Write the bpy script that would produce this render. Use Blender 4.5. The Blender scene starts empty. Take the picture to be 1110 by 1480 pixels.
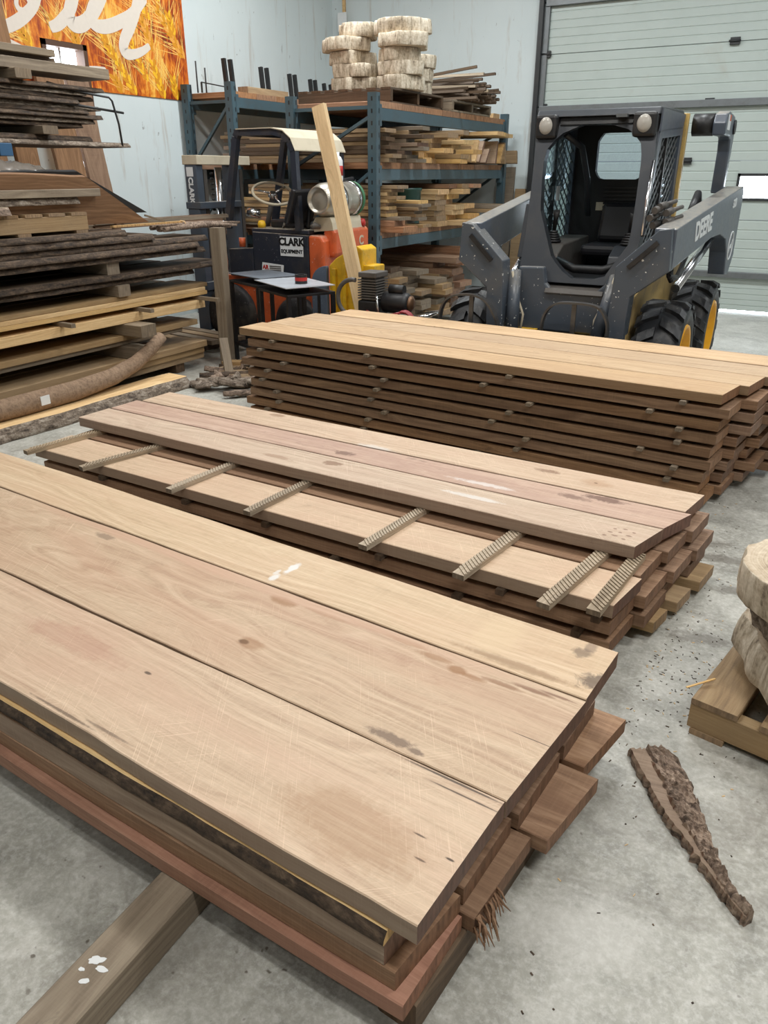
import bpy, bmesh, math, random
from mathutils import Vector, Matrix, Euler, noise as mnoise
R = math.radians
PI = math.pi
scene = bpy.context.scene
COL = scene.collection
ORD = ['first', 'second', 'third', 'fourth', 'fifth', 'sixth', 'seventh', 'eighth', 'ninth', 'tenth', 'eleventh', 'twelfth', 'thirteenth', 'fourteenth', 'fifteenth', 'sixteenth']

# ------------------------------------------------------------------ materials
class NT:
    def __init__(self, name):
        self.m = bpy.data.materials.new(name)
        self.m.use_nodes = True
        self.t = self.m.node_tree
        self.t.nodes.clear()
        self.out = self.t.nodes.new('ShaderNodeOutputMaterial')
    def n(self, typ, ins=None, **props):
        nd = self.t.nodes.new('ShaderNode' + typ)
        for k, v in props.items():
            setattr(nd, k, v)
        for k, v in (ins or {}).items():
            s = nd.inputs[k]
            if isinstance(v, bpy.types.NodeSocket):
                self.t.links.new(v, s)
            else:
                if isinstance(v, (tuple, list)) and len(v) == 3 and s.type == 'RGBA':
                    v = (*v, 1)
                s.default_value = v
        return nd
    def math(self, op, a, b=0.0, c=0.0, clamp=False):
        nd = self.n('Math', {0: a, 1: b, 2: c}, operation=op)
        nd.use_clamp = clamp
        return nd.outputs[0]
    def vmul(self, v, s):
        return self.n('VectorMath', {0: v, 1: s}, operation='MULTIPLY').outputs[0]
    def vadd(self, v, s):
        return self.n('VectorMath', {0: v, 1: s}, operation='ADD').outputs[0]
    def noise(self, vec, scale=1.0, detail=2.0, rough=0.5, dist=0.0):
        return self.n('TexNoise', {'Vector': vec, 'Scale': scale, 'Detail': detail, 'Roughness': rough, 'Distortion': dist}).outputs['Fac']
    def ramp(self, fac, stops, interp='LINEAR'):
        nd = self.n('ValToRGB', {'Fac': fac})
        cr = nd.color_ramp
        cr.interpolation = interp
        while len(cr.elements) < len(stops):
            cr.elements.new(0.5)
        for e, (p, c) in zip(cr.elements, stops):
            e.position = p
            e.color = (c, c, c, 1) if isinstance(c, (int, float)) else (*c, 1)
        return nd.outputs['Color']
    def mix(self, fac, a, b, mode='MIX'):
        nd = self.n('Mix', data_type='RGBA', blend_type=mode)
        for idx, v in ((0, fac), (6, a), (7, b)):
            s = nd.inputs[idx]
            if isinstance(v, bpy.types.NodeSocket):
                self.t.links.new(v, s)
            elif isinstance(v, (tuple, list)):
                s.default_value = (*v, 1) if len(v) == 3 else v
            else:
                s.default_value = v
        return nd.outputs[2]
    def bsdf(self, color, rough=0.6, metal=0.0, bump=None, bstr=0.3, bdist=0.01, **kw):
        b = self.n('BsdfPrincipled', {'Base Color': color, 'Roughness': rough, 'Metallic': metal})
        for k, v in kw.items():
            s = b.inputs[k.replace('_', ' ')]
            if isinstance(v, bpy.types.NodeSocket):
                self.t.links.new(v, s)
            else:
                s.default_value = v
        if bump is not None:
            bp = self.n('Bump', {'Height': bump, 'Strength': bstr, 'Distance': bdist})
            self.t.links.new(bp.outputs[0], b.inputs['Normal'])
        self.t.links.new(b.outputs[0], self.out.inputs[0])
        return self.m

def srgb(r, g, b):
    f = lambda c: ((c / 255) / 12.92 if c / 255 <= .04045 else (((c / 255) + .055) / 1.055) ** 2.4)
    return (f(r), f(g), f(b))

def wood(name, light, mid, dark, end, blotch=None, spots=0.35, rough=0.62, saw=0.5, ringf=38., grey=0.0, streak=0.35, marks=(), ringw=.30, scratch=0., edge=None):
    t = NT(name)
    tc = t.n('TexCoord')
    oi = t.n('ObjectInfo').outputs['Random']
    rnd2 = t.math('FRACT', t.math('MULTIPLY', oi, 17.31))
    rnd3 = t.math('FRACT', t.math('MULTIPLY', oi, 91.7))
    off = t.n('CombineXYZ', {0: t.math('MULTIPLY', oi, 40.), 1: t.math('MULTIPLY', rnd2, 13.), 2: t.math('MULTIPLY', rnd3, 9.)}).outputs[0]
    P = tc.outputs['Object']
    Q = t.vadd(P, off)
    n1 = t.noise(t.vmul(Q, (.55, 2.6, 2.6)), 1.4, 3., .5)
    n2 = t.noise(t.vmul(Q, (.9, 3.0, 3.0)), 2.1, 2., .5)
    xyz = t.n('SeparateXYZ', {0: P})
    y = t.math('ADD', t.math('ADD', xyz.outputs[1], t.math('MULTIPLY', t.math('SUBTRACT', n1, .5), .30)), t.math('MULTIPLY', t.math('SUBTRACT', oi, .5), .22))
    tilt = t.math('MULTIPLY', t.math('SUBTRACT', rnd3, .5), .10)
    z = t.math('ADD', t.math('ADD', xyz.outputs[2], t.math('MULTIPLY', xyz.outputs[0], tilt)), t.math('ADD', .06, t.math('MULTIPLY', n2, .12)))
    d = t.math('SQRT', t.math('ADD', t.math('MULTIPLY', y, y), t.math('MULTIPLY', z, z)))
    ring = t.n('TexNoise', {'W': t.math('MULTIPLY', d, ringf), 'Scale': 1.6, 'Detail': 3.5, 'Roughness': .6}, noise_dimensions='1D').outputs['Fac']
    fib = t.noise(t.vmul(Q, (3.2, 120., 120.)), 1., 2., .6)
    fib2 = t.noise(t.vmul(Q, (1.2, 26., 26.)), 1., 3., .6)
    blo = t.noise(t.vmul(Q, (1.3, 4.2, 4.2)), 1.1, 4., .55, .6)
    g = t.math('ADD', t.math('ADD', t.math('MULTIPLY', ring, ringw), t.math('MULTIPLY', fib, .26)), t.math('ADD', t.math('MULTIPLY', fib2, .24), t.math('MULTIPLY', blo, .50 - ringw)))
    c = t.ramp(g, [(.30, dark), (.48, mid), (.63, light)])
    # rough-sawn transverse band saw lines
    sw = t.noise(t.vmul(Q, (170., 2.5, 2.5)), 1., 1., .5, .3)
    c = t.mix(t.math('MULTIPLY', t.math('SUBTRACT', sw, .45, clamp=True), .75 * saw), c, light)
    gr = t.noise(t.vmul(Q, (30., 330., 330.)), 1., 3., .65)
    gv = t.math('ADD', .80, t.math('MULTIPLY', gr, .40))
    c = t.mix(1., c, t.n('CombineXYZ', {0: gv, 1: gv, 2: gv}).outputs[0], 'MULTIPLY')
    if scratch:
        for ang, sd in ((.95, 3.), (-.75, 8.)):
            rv = t.n('VectorRotate', {'Vector': t.vadd(P, t.n('CombineXYZ', {0: t.math('MULTIPLY', oi, 9.), 1: sd}).outputs[0]), 'Angle': ang}, rotation_type='Z_AXIS').outputs[0]
            s1 = t.noise(t.vmul(rv, (7., 420., 5.)), 1., 2., .5, .15)
            s2 = t.noise(t.vmul(rv, (2.2, 5., 3.)), 1.4, 3., .6)
            c = t.mix(t.math('MULTIPLY', t.math('MULTIPLY', t.ramp(s1, [(.60, 0.), (.70, 1.)]), t.ramp(s2, [(.46, 0.), (.62, 1.)])), scratch), c, tuple(min(1., k * 1.25 + .06) for k in light))
    if blotch:
        c = t.mix(t.ramp(blo, [(.42, 0.), (.66, .75)]), c, t.mix(.45, c, blotch))
    st = t.noise(t.vmul(Q, (1.0, 16., 16.)), 1.3, 4., .65, .4)
    c = t.mix(t.math('MULTIPLY', t.ramp(st, [(.60, 0.), (.72, 1.)]), streak), c, dark)
    sp = t.noise(t.vmul(Q, (9., 22., 22.)), 1.2, 5., .7, .8)
    rg = t.noise(t.vmul(Q, (1.1, 2.0, 2.0)), 1.5, 1.)
    m = t.math('MULTIPLY', t.ramp(sp, [(.61, 0.), (.70, 1.)]), t.ramp(rg, [(.45, 0.1), (.62, 1.)]))
    c = t.mix(t.math('MULTIPLY', m, spots), c, t.mix(.6, dark, (.02, .015, .012)))
    if marks:
        mn = t.noise(P, 38., 5., .7, .6)
        mn2 = t.noise(P, 9., 3., .6, .4)
        pn = t.math('ADD', t.math('MULTIPLY', t.math('SUBTRACT', mn, .5), 1.7), t.math('MULTIPLY', t.math('SUBTRACT', mn2, .5), 1.2))
        for (mx_, my_, rx, ry, mc, ms, mw) in marks:
            dv = t.n('VectorMath', {0: t.vmul(t.vadd(P, (-mx_, -my_, 0.)), (1 / rx, 1 / ry, 0.))}, operation='LENGTH').outputs[1]
            c = t.mix(t.math('MULTIPLY', t.ramp(t.math('ADD', dv, t.math('MULTIPLY', pn, mw)), [(.55, 1.), (1.0, 0.)]), ms), c, mc)
    # end grain
    nx = t.math('ABSOLUTE', t.n('SeparateXYZ', {0: tc.outputs['Normal']}).outputs[0])
    en = t.noise(t.vmul(Q, (8., 40., 9.)), 2., 4., .6)
    ec = t.mix(t.ramp(en, [(.3, 0.), (.7, 1.)]), tuple(k * .55 for k in end), tuple(min(1, k * 1.25) for k in end))
    ef = t.ramp(nx, [(.70, 0.), (.85, 1.)])
    c = t.mix(ef, c, ec)
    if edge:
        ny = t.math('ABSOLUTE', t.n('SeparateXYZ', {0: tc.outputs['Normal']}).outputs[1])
        c = t.mix(t.math('MULTIPLY', t.ramp(ny, [(.70, 0.), (.85, 1.)]), .62), c, t.mix(fib2, tuple(k * .8 for k in edge), edge))  # rough-edge colour that also paints in the shade of the long sides
    # tone per board
    c = t.mix(1., c, t.n('HueSaturation', {'Hue': .5, 'Saturation': t.math('ADD', .88, t.math('MULTIPLY', rnd2, .2)), 'Value': t.math('ADD', .84, t.math('MULTIPLY', rnd3, .3)), 'Color': c}).outputs[0])
    if grey:
        gn = t.noise(t.vmul(Q, (.9, 2., 2.)), 1.7, 3.)
        c = t.mix(t.math('MULTIPLY', t.ramp(gn, [(.35, .3), (.65, 1.)]), grey), c, srgb(122, 112, 100))
    hb = t.math('ADD', t.math('MULTIPLY', sw, .5 * saw), t.math('MULTIPLY', fib, .5))
    return t.bsdf(c, t.math('ADD', rough - .06, t.math('MULTIPLY', fib2, .15)), bump=hb, bstr=.25, bdist=.0035, Specular_IOR_Level=.35)

def barkmat(name, a, b, c3):
    t = NT(name)
    P = t.n('TexCoord').outputs['Object']
    oi = t.n('ObjectInfo').outputs['Random']
    Q = t.vadd(P, t.n('CombineXYZ', {0: t.math('MULTIPLY', oi, 30.)}).outputs[0])
    n1 = t.noise(t.vmul(Q, (9., 30., 30.)), 1.3, 6., .65, .5)
    n2 = t.noise(Q, 70., 4., .6)
    g = t.math('ADD', t.math('MULTIPLY', n1, .7), t.math('MULTIPLY', n2, .3))
    col = t.ramp(g, [(.36, c3), (.5, b), (.66, a)])
    return t.bsdf(col, .85, bump=g, bstr=.8, bdist=.012)

def paint(name, col, rough=.4, dirt=.35, dcol=(.05, .04, .03), metal=0., chips=0., scale=6., dust=0., spec=.5):
    t = NT(name)
    P = t.n('TexCoord').outputs['Object']
    n1 = t.noise(P, scale, 5., .65, .4)
    n2 = t.noise(P, scale * 9, 4., .7)
    c = t.mix(t.math('MULTIPLY', t.ramp(n1, [(.48, 0.), (.70, 1.)]), dirt), col, dcol)
    if chips:
        v = t.noise(P, 42., 2., .5, .3)
        c = t.mix(t.math('MULTIPLY', t.ramp(v, [(.685, 0.), (.705, 1.)]), chips), c, (.65, .66, .64))
    if dust:
        up = t.n('SeparateXYZ', {0: t.n('NewGeometry').outputs['Normal']}).outputs[2]
        c = t.mix(t.math('MULTIPLY', t.math('MULTIPLY', t.ramp(up, [(.5, 0.), (.95, 1.)]), t.ramp(n2, [(.35, .3), (.6, 1.)])), dust), c, srgb(176, 166, 148))
    return t.bsdf(c, t.math('ADD', rough - .08, t.math('MULTIPLY', n2, .2)), metal=metal, bump=n2, bstr=.06, bdist=.004, Specular_IOR_Level=spec)

def plain(name, col, rough=.5, metal=0., **kw):
    t = NT(name)
    P = t.n('TexCoord').outputs['Object']
    n = t.noise(P, 25., 3., .6)
    c = t.mix(t.math('MULTIPLY', n, .25), col, tuple(k * .6 for k in col))
    return t.bsdf(c, rough, metal, **kw)

def emis(name, col, s):
    t = NT(name)
    e = t.n('Emission', {'Color': (*col, 1), 'Strength': s})
    t.t.links.new(e.outputs[0], t.out.inputs[0])
    return t.m

M = {}
SL = (srgb(222, 197, 168), srgb(205, 178, 149), srgb(174, 143, 116), srgb(104, 72, 56))
DKM, BRM, WHM, GYM = srgb(64, 48, 38), srgb(158, 112, 70), srgb(232, 230, 226), srgb(128, 106, 88)
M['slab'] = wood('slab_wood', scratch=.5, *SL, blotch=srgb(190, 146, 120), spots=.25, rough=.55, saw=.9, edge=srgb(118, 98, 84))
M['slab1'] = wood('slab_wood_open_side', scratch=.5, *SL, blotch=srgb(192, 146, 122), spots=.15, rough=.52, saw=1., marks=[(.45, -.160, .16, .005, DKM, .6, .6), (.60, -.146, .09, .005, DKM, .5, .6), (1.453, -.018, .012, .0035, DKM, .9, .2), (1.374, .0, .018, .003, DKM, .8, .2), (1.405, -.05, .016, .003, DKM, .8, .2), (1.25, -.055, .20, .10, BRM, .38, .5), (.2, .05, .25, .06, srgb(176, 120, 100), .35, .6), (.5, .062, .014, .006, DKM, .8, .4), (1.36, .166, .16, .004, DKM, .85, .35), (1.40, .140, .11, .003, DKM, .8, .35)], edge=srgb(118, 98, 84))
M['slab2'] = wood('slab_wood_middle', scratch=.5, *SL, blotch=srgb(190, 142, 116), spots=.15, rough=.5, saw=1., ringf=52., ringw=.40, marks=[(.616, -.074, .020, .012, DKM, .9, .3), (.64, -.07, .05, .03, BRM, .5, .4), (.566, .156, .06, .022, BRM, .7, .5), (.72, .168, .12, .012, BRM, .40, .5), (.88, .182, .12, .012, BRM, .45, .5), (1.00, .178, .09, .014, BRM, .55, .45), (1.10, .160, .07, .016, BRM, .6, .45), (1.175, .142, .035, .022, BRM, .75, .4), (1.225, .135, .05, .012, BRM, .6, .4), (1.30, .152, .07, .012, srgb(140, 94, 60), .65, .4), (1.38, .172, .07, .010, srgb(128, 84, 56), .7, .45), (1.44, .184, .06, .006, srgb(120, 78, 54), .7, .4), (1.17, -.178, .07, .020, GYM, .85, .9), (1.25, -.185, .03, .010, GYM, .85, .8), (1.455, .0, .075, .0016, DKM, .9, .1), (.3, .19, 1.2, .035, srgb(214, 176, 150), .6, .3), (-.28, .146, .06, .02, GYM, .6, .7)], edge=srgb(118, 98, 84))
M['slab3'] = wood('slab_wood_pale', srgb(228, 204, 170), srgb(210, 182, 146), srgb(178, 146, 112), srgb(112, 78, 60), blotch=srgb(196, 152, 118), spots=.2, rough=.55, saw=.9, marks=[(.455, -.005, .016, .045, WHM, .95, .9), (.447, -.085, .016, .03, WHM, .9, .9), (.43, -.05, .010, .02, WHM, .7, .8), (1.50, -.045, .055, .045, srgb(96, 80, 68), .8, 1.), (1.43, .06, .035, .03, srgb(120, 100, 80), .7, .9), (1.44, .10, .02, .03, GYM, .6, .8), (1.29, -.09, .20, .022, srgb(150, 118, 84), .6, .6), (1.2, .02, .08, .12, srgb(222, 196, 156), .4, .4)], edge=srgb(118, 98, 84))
MP = (srgb(222, 201, 176), srgb(202, 177, 152), srgb(162, 132, 110), srgb(122, 90, 72))
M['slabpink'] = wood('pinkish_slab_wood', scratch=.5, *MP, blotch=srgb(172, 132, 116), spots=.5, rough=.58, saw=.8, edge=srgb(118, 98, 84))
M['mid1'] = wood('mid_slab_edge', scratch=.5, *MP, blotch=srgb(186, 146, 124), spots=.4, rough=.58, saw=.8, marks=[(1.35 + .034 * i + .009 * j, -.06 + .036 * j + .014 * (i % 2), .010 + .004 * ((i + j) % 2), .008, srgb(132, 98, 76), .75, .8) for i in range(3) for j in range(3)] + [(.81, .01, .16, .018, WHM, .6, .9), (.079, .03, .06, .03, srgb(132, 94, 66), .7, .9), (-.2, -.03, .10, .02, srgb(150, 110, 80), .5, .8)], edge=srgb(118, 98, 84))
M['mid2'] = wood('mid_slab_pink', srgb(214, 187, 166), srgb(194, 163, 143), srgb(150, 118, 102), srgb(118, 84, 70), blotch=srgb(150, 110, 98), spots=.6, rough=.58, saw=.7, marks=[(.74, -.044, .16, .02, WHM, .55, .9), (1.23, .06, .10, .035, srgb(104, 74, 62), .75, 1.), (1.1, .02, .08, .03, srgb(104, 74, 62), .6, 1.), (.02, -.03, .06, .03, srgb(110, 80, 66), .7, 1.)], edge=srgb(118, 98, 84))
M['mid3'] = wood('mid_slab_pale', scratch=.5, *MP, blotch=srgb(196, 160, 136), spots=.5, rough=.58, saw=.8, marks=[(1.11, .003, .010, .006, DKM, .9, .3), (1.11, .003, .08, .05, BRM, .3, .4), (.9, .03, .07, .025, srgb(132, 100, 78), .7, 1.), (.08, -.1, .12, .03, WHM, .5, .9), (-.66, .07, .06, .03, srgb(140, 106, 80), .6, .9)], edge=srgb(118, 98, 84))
M['walnut'] = wood('brown_board_wood', srgb(170, 140, 113), srgb(141, 111, 87), srgb(101, 76, 58), srgb(126, 94, 72), blotch=srgb(110, 78, 60), spots=.3, saw=.9)
M['farfront'] = wood('dark_board_wood', srgb(164, 130, 96), srgb(134, 102, 72), srgb(90, 66, 46), srgb(150, 110, 76), blotch=srgb(92, 60, 42), spots=.5, saw=.9, streak=.5)
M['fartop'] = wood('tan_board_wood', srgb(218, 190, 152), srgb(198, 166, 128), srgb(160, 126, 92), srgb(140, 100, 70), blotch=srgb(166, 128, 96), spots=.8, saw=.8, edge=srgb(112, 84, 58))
M['red'] = wood('reddish_board_wood', srgb(170, 132, 110), srgb(148, 110, 90), srgb(116, 82, 66), srgb(132, 92, 70), blotch=srgb(160, 112, 94), spots=.15, saw=.8)
M['pine'] = wood('pine_wood', srgb(226, 194, 142), srgb(210, 172, 116), srgb(176, 136, 84), srgb(196, 156, 106), spots=.25, saw=.5, streak=.25)
M['pineold'] = wood('old_pine_wood', srgb(186, 158, 116), srgb(166, 136, 96), srgb(122, 96, 66), srgb(150, 122, 90), blotch=srgb(120, 98, 74), spots=.5, saw=.5, grey=.25)
M['strip'] = wood('grooved_strip_wood', srgb(196, 180, 156), srgb(168, 150, 126), srgb(110, 94, 76), srgb(128, 112, 92), spots=.4, saw=.4)
M['greyw'] = wood('weathered_wood', srgb(164, 150, 128), srgb(140, 125, 105), srgb(94, 80, 64), srgb(128, 112, 92), blotch=srgb(104, 84, 64), spots=.5, saw=.6, grey=.4)
M['darkw'] = wood('dark_rough_wood', srgb(112, 94, 76), srgb(88, 72, 57), srgb(54, 43, 34), srgb(92, 72, 54), blotch=srgb(64, 50, 38), spots=.5, saw=.6)
M['pinedeck'] = wood('shelf_deck_wood', srgb(190, 148, 116), srgb(166, 122, 92), srgb(120, 84, 62), srgb(160, 120, 90), spots=.4)
M['ply'] = wood('panel_wood', srgb(150, 116, 86), srgb(126, 94, 66), srgb(92, 66, 46), srgb(120, 90, 62), blotch=srgb(104, 74, 52), spots=.1, saw=.1)
M['greyb'] = wood('grey_brown_board_wood', srgb(170, 148, 126), srgb(146, 124, 104), srgb(112, 90, 74), srgb(128, 94, 74), blotch=srgb(134, 106, 88), spots=.15, saw=.9)
M['debarked'] = barkmat('debarked_log', srgb(152, 128, 104), srgb(138, 114, 92), srgb(112, 90, 72))
M['bark'] = barkmat('bark', srgb(186, 166, 147), srgb(130, 111, 96), srgb(58, 47, 39))
M['barkgrey'] = barkmat('grey_bark', srgb(176, 166, 152), srgb(118, 104, 90), srgb(52, 43, 36))
M['barkdark'] = barkmat('dark_bark', srgb(110, 92, 74), srgb(70, 56, 44), srgb(30, 24, 19))
M['sapwood'] = wood('sapwood', srgb(226, 196, 146), srgb(214, 180, 128), srgb(184, 146, 98), srgb(206, 170, 116), spots=.2, saw=.4)
def roundmat(name, a, b_, c3, side):
    t = NT(name); P = t.n('TexCoord').outputs['Object']; oi = t.n('ObjectInfo').outputs['Random']
    Q = t.vadd(P, t.n('CombineXYZ', {2: t.math('MULTIPLY', oi, 30.)}).outputs[0])
    n2 = t.noise(Q, 55., 4., .65)
    if side:
        n1 = t.noise(t.vmul(Q, (16., 16., 4.)), 1.4, 5., .65, .5)
    else:
        ln = t.n('VectorMath', {0: t.vmul(P, (1., 1., 0.))}, operation='LENGTH').outputs[1]
        n1 = t.n('TexNoise', {'W': t.math('MULTIPLY', t.math('ADD', ln, t.math('MULTIPLY', t.noise(Q, 4., 2.), .05)), 60.), 'Scale': 1.5, 'Detail': 3.}, noise_dimensions='1D').outputs['Fac']
        n1 = t.math('ADD', t.math('MULTIPLY', n1, .45), t.math('MULTIPLY', t.noise(Q, 7., 4., .6), .55))
    g = t.math('ADD', t.math('MULTIPLY', n1, .7), t.math('MULTIPLY', n2, .3))
    return t.bsdf(t.ramp(g, [(.36, c3), (.48, b_), (.62, a)]), .8, bump=g, bstr=.5, bdist=.008)
M['cookie'] = roundmat('weathered_round_face', srgb(214, 200, 178), srgb(188, 170, 146), srgb(134, 116, 94), False)
M['birch'] = roundmat('pale_round_side', srgb(226, 216, 198), srgb(186, 172, 150), srgb(112, 98, 82), True)
M['whitepaint'] = plain('white_paint', (.78, .80, .80), .6)

# ------------------------------------------------------------------ mesh builder
class MB:
    def __init__(self):
        self.v, self.f, self.mi, self.sm = [], [], [], []
    def add(self, vs, fs, m=0, smooth=False):
        o = len(self.v)
        self.v += [Vector(p) for p in vs]
        for q in fs:
            self.f.append([o + i for i in q]); self.mi.append(m); self.sm.append(smooth)
        return self
    def box(self, x0, x1, y0, y1, z0, z1, m=0, mat=None):
        vs = [Vector((x, y, z)) for z in (z0, z1) for y in (y0, y1) for x in (x0, x1)]
        if mat is not None:
            vs = [mat @ p for p in vs]
        return self.add(vs, [(0, 2, 3, 1), (4, 5, 7, 6), (0, 1, 5, 4), (2, 6, 7, 3), (0, 4, 6, 2), (1, 3, 7, 5)], m)
    def bar(self, p0, p1, w, h, m=0, up=(0, 0, 1)):
        p0, p1 = Vector(p0), Vector(p1)
        d = (p1 - p0).normalized()
        s = d.cross(Vector(up))
        if s.length < 1e-4:
            s = d.cross(Vector((1, 0, 0)))
        s.normalize(); u = s.cross(d)
        vs = []
        for p in (p0, p1):
            for a, b in ((-1, -1), (1, -1), (1, 1), (-1, 1)):
                vs.append(p + s * a * w / 2 + u * b * h / 2)
        return self.add(vs, [(0, 1, 2, 3), (4, 7, 6, 5), (0, 4, 5, 1), (1, 5, 6, 2), (2, 6, 7, 3), (3, 7, 4, 0)], m)
    def tube(self, pts, r, n=10, m=0, closed=False):
        pts = [Vector(p) for p in pts]
        K = len(pts)
        rs = r if isinstance(r, (list, tuple)) else [r] * K
        vs = []
        prev = None
        for i, p in enumerate(pts):
            a = pts[(i - 1) % K] if (closed or i > 0) else p
            b = pts[(i + 1) % K] if (closed or i < K - 1) else p
            d = (b - a).normalized()
            if prev is None:
                s = d.cross(Vector((0, 0, 1)))
                if s.length < .05: s = d.cross(Vector((1, 0, 0)))
            else:
                s = prev - d * prev.dot(d)
            s.normalize(); prev = s
            u = d.cross(s)
            for k in range(n):
                t = 2 * PI * k / n
                vs.append(p + (s * math.cos(t) + u * math.sin(t)) * rs[i])
        fs = []
        for i in range(K if closed else K - 1):
            j = (i + 1) % K
            for k in range(n):
                fs.append((i * n + k, i * n + (k + 1) % n, j * n + (k + 1) % n, j * n + k))
        self.add(vs, fs, m, True)
        if not closed:
            o = len(self.v) - K * n
            self.f.append([o + k for k in range(n)]); self.mi.append(m); self.sm.append(False)
            self.f.append([o + (K - 1) * n + k for k in range(n)]); self.mi.append(m); self.sm.append(False)
        return self
    def cyl(self, p0, p1, r, r1=None, n=16, m=0):
        return self.tube([p0, p1], [r, r if r1 is None else r1], n, m)
    def prism(self, pts, axis, a0, a1, m=0):
        def P(q, a):
            return {'x': (a, q[0], q[1]), 'y': (q[0], a, q[1]), 'z': (q[0], q[1], a)}[axis]
        n = len(pts)
        vs = [P(q, a0) for q in pts] + [P(q, a1) for q in pts]
        fs = [tuple(range(n)), tuple(range(2 * n - 1, n - 1, -1))] + [(i, (i + 1) % n, n + (i + 1) % n, n + i) for i in range(n)]
        return self.add(vs, fs, m)
    def ringprism(self, outer, inner, axis, a0, a1, m=0):
        # frame: outer and inner polygons with the same number of points
        def P(q, a):
            return {'x': (a, q[0], q[1]), 'y': (q[0], a, q[1]), 'z': (q[0], q[1], a)}[axis]
        n = len(outer)
        vs = [P(q, a) for a in (a0, a1) for L in (outer, inner) for q in L]
        fs = []
        for i in range(n):
            j = (i + 1) % n
            fs += [(i, j, n + j, n + i), (2 * n + i, 3 * n + i, 3 * n + j, 2 * n + j), (i, 2 * n + i, 2 * n + j, j), (n + i, n + j, 3 * n + j, 3 * n + i)]
        return self.add(vs, fs, m)
    def lathe(self, prof, c, axis='z', n=24, m=0, smooth=True):
        # prof: (radius, height) list
        c = Vector(c)
        vs = []
        for r, h in prof:
            for k in range(n):
                t = 2 * PI * k / n
                a, b = r * math.cos(t), r * math.sin(t)
                vs.append(c + Vector({'x': (h, a, b), 'y': (a, h, b), 'z': (a, b, h)}[axis]))
        fs = [(i * n + k, i * n + (k + 1) % n, (i + 1) * n + (k + 1) % n, (i + 1) * n + k) for i in range(len(prof) - 1) for k in range(n)]
        self.add(vs, fs, m, smooth)
        o = len(self.v) - len(vs)
        for i in (0, len(prof) - 1):
            if prof[i][0] > 1e-4:
                self.f.append([o + i * n + k for k in range(n)]); self.mi.append(m); self.sm.append(False)
        return self
    def build(self, name, mats, parent=None, bevel=0., origin=None, loc=None, rot=None, rough=0.):
        if not isinstance(mats, (list, tuple)): mats = [mats]
        vs = self.v
        if parent is not None and loc is None and origin is None:
            o = getparentloc(parent)
        elif origin is not None:
            o = Vector(origin)
        elif loc is not None:
            o = Vector((0, 0, 0))
        else:
            lo = [min(p[i] for p in vs) for i in range(3)]; hi = [max(p[i] for p in vs) for i in range(3)]
            o = Vector(((lo[0] + hi[0]) / 2, (lo[1] + hi[1]) / 2, lo[2]))
        me = bpy.data.meshes.new(name)
        me.from_pydata([p - o for p in vs], [], self.f)
        for m in mats: me.materials.append(m)
        me.polygons.foreach_set('material_index', self.mi)
        bm = bmesh.new(); bm.from_mesh(me)
        bmesh.ops.recalc_face_normals(bm, faces=bm.faces)
        bm.to_mesh(me); bm.free()
        me.polygons.foreach_set('use_smooth', self.sm)
        ob = bpy.data.objects.new(name, me)
        COL.objects.link(ob)
        if parent is not None:
            ob.parent = parent
            if origin is not None: ob.location = Vector(origin) - getparentloc(parent)
            if loc is not None: ob.location = loc
        else:
            ob.location = loc if loc is not None else o
        if rot is not None: ob.rotation_euler = rot
        if bevel:
            b = ob.modifiers.new('edge', 'BEVEL'); b.width = bevel; b.segments = 2; b.limit_method = 'ANGLE'; b.angle_limit = R(40)
        return ob

def getparentloc(p):
    o = Vector((0, 0, 0))
    while p is not None:
        o += Vector(p.location); p = p.parent
    return o

def tag(o, label=None, cat=None, group=None, kind=None):
    if label: o['label'] = label
    if cat: o['category'] = cat
    if group: o['group'] = group
    if kind: o['kind'] = kind
    return o

def thing(name, label, cat, loc, group=None):
    o = bpy.data.objects.new(name, None); COL.objects.link(o)
    o.location = loc; o.empty_display_size = .1
    return tag(o, label, cat, group)

def smooth_noise(x, seed, f=1.0):
    return mnoise.noise(Vector((x * f, seed * 7.13, seed * 1.7)))

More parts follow.
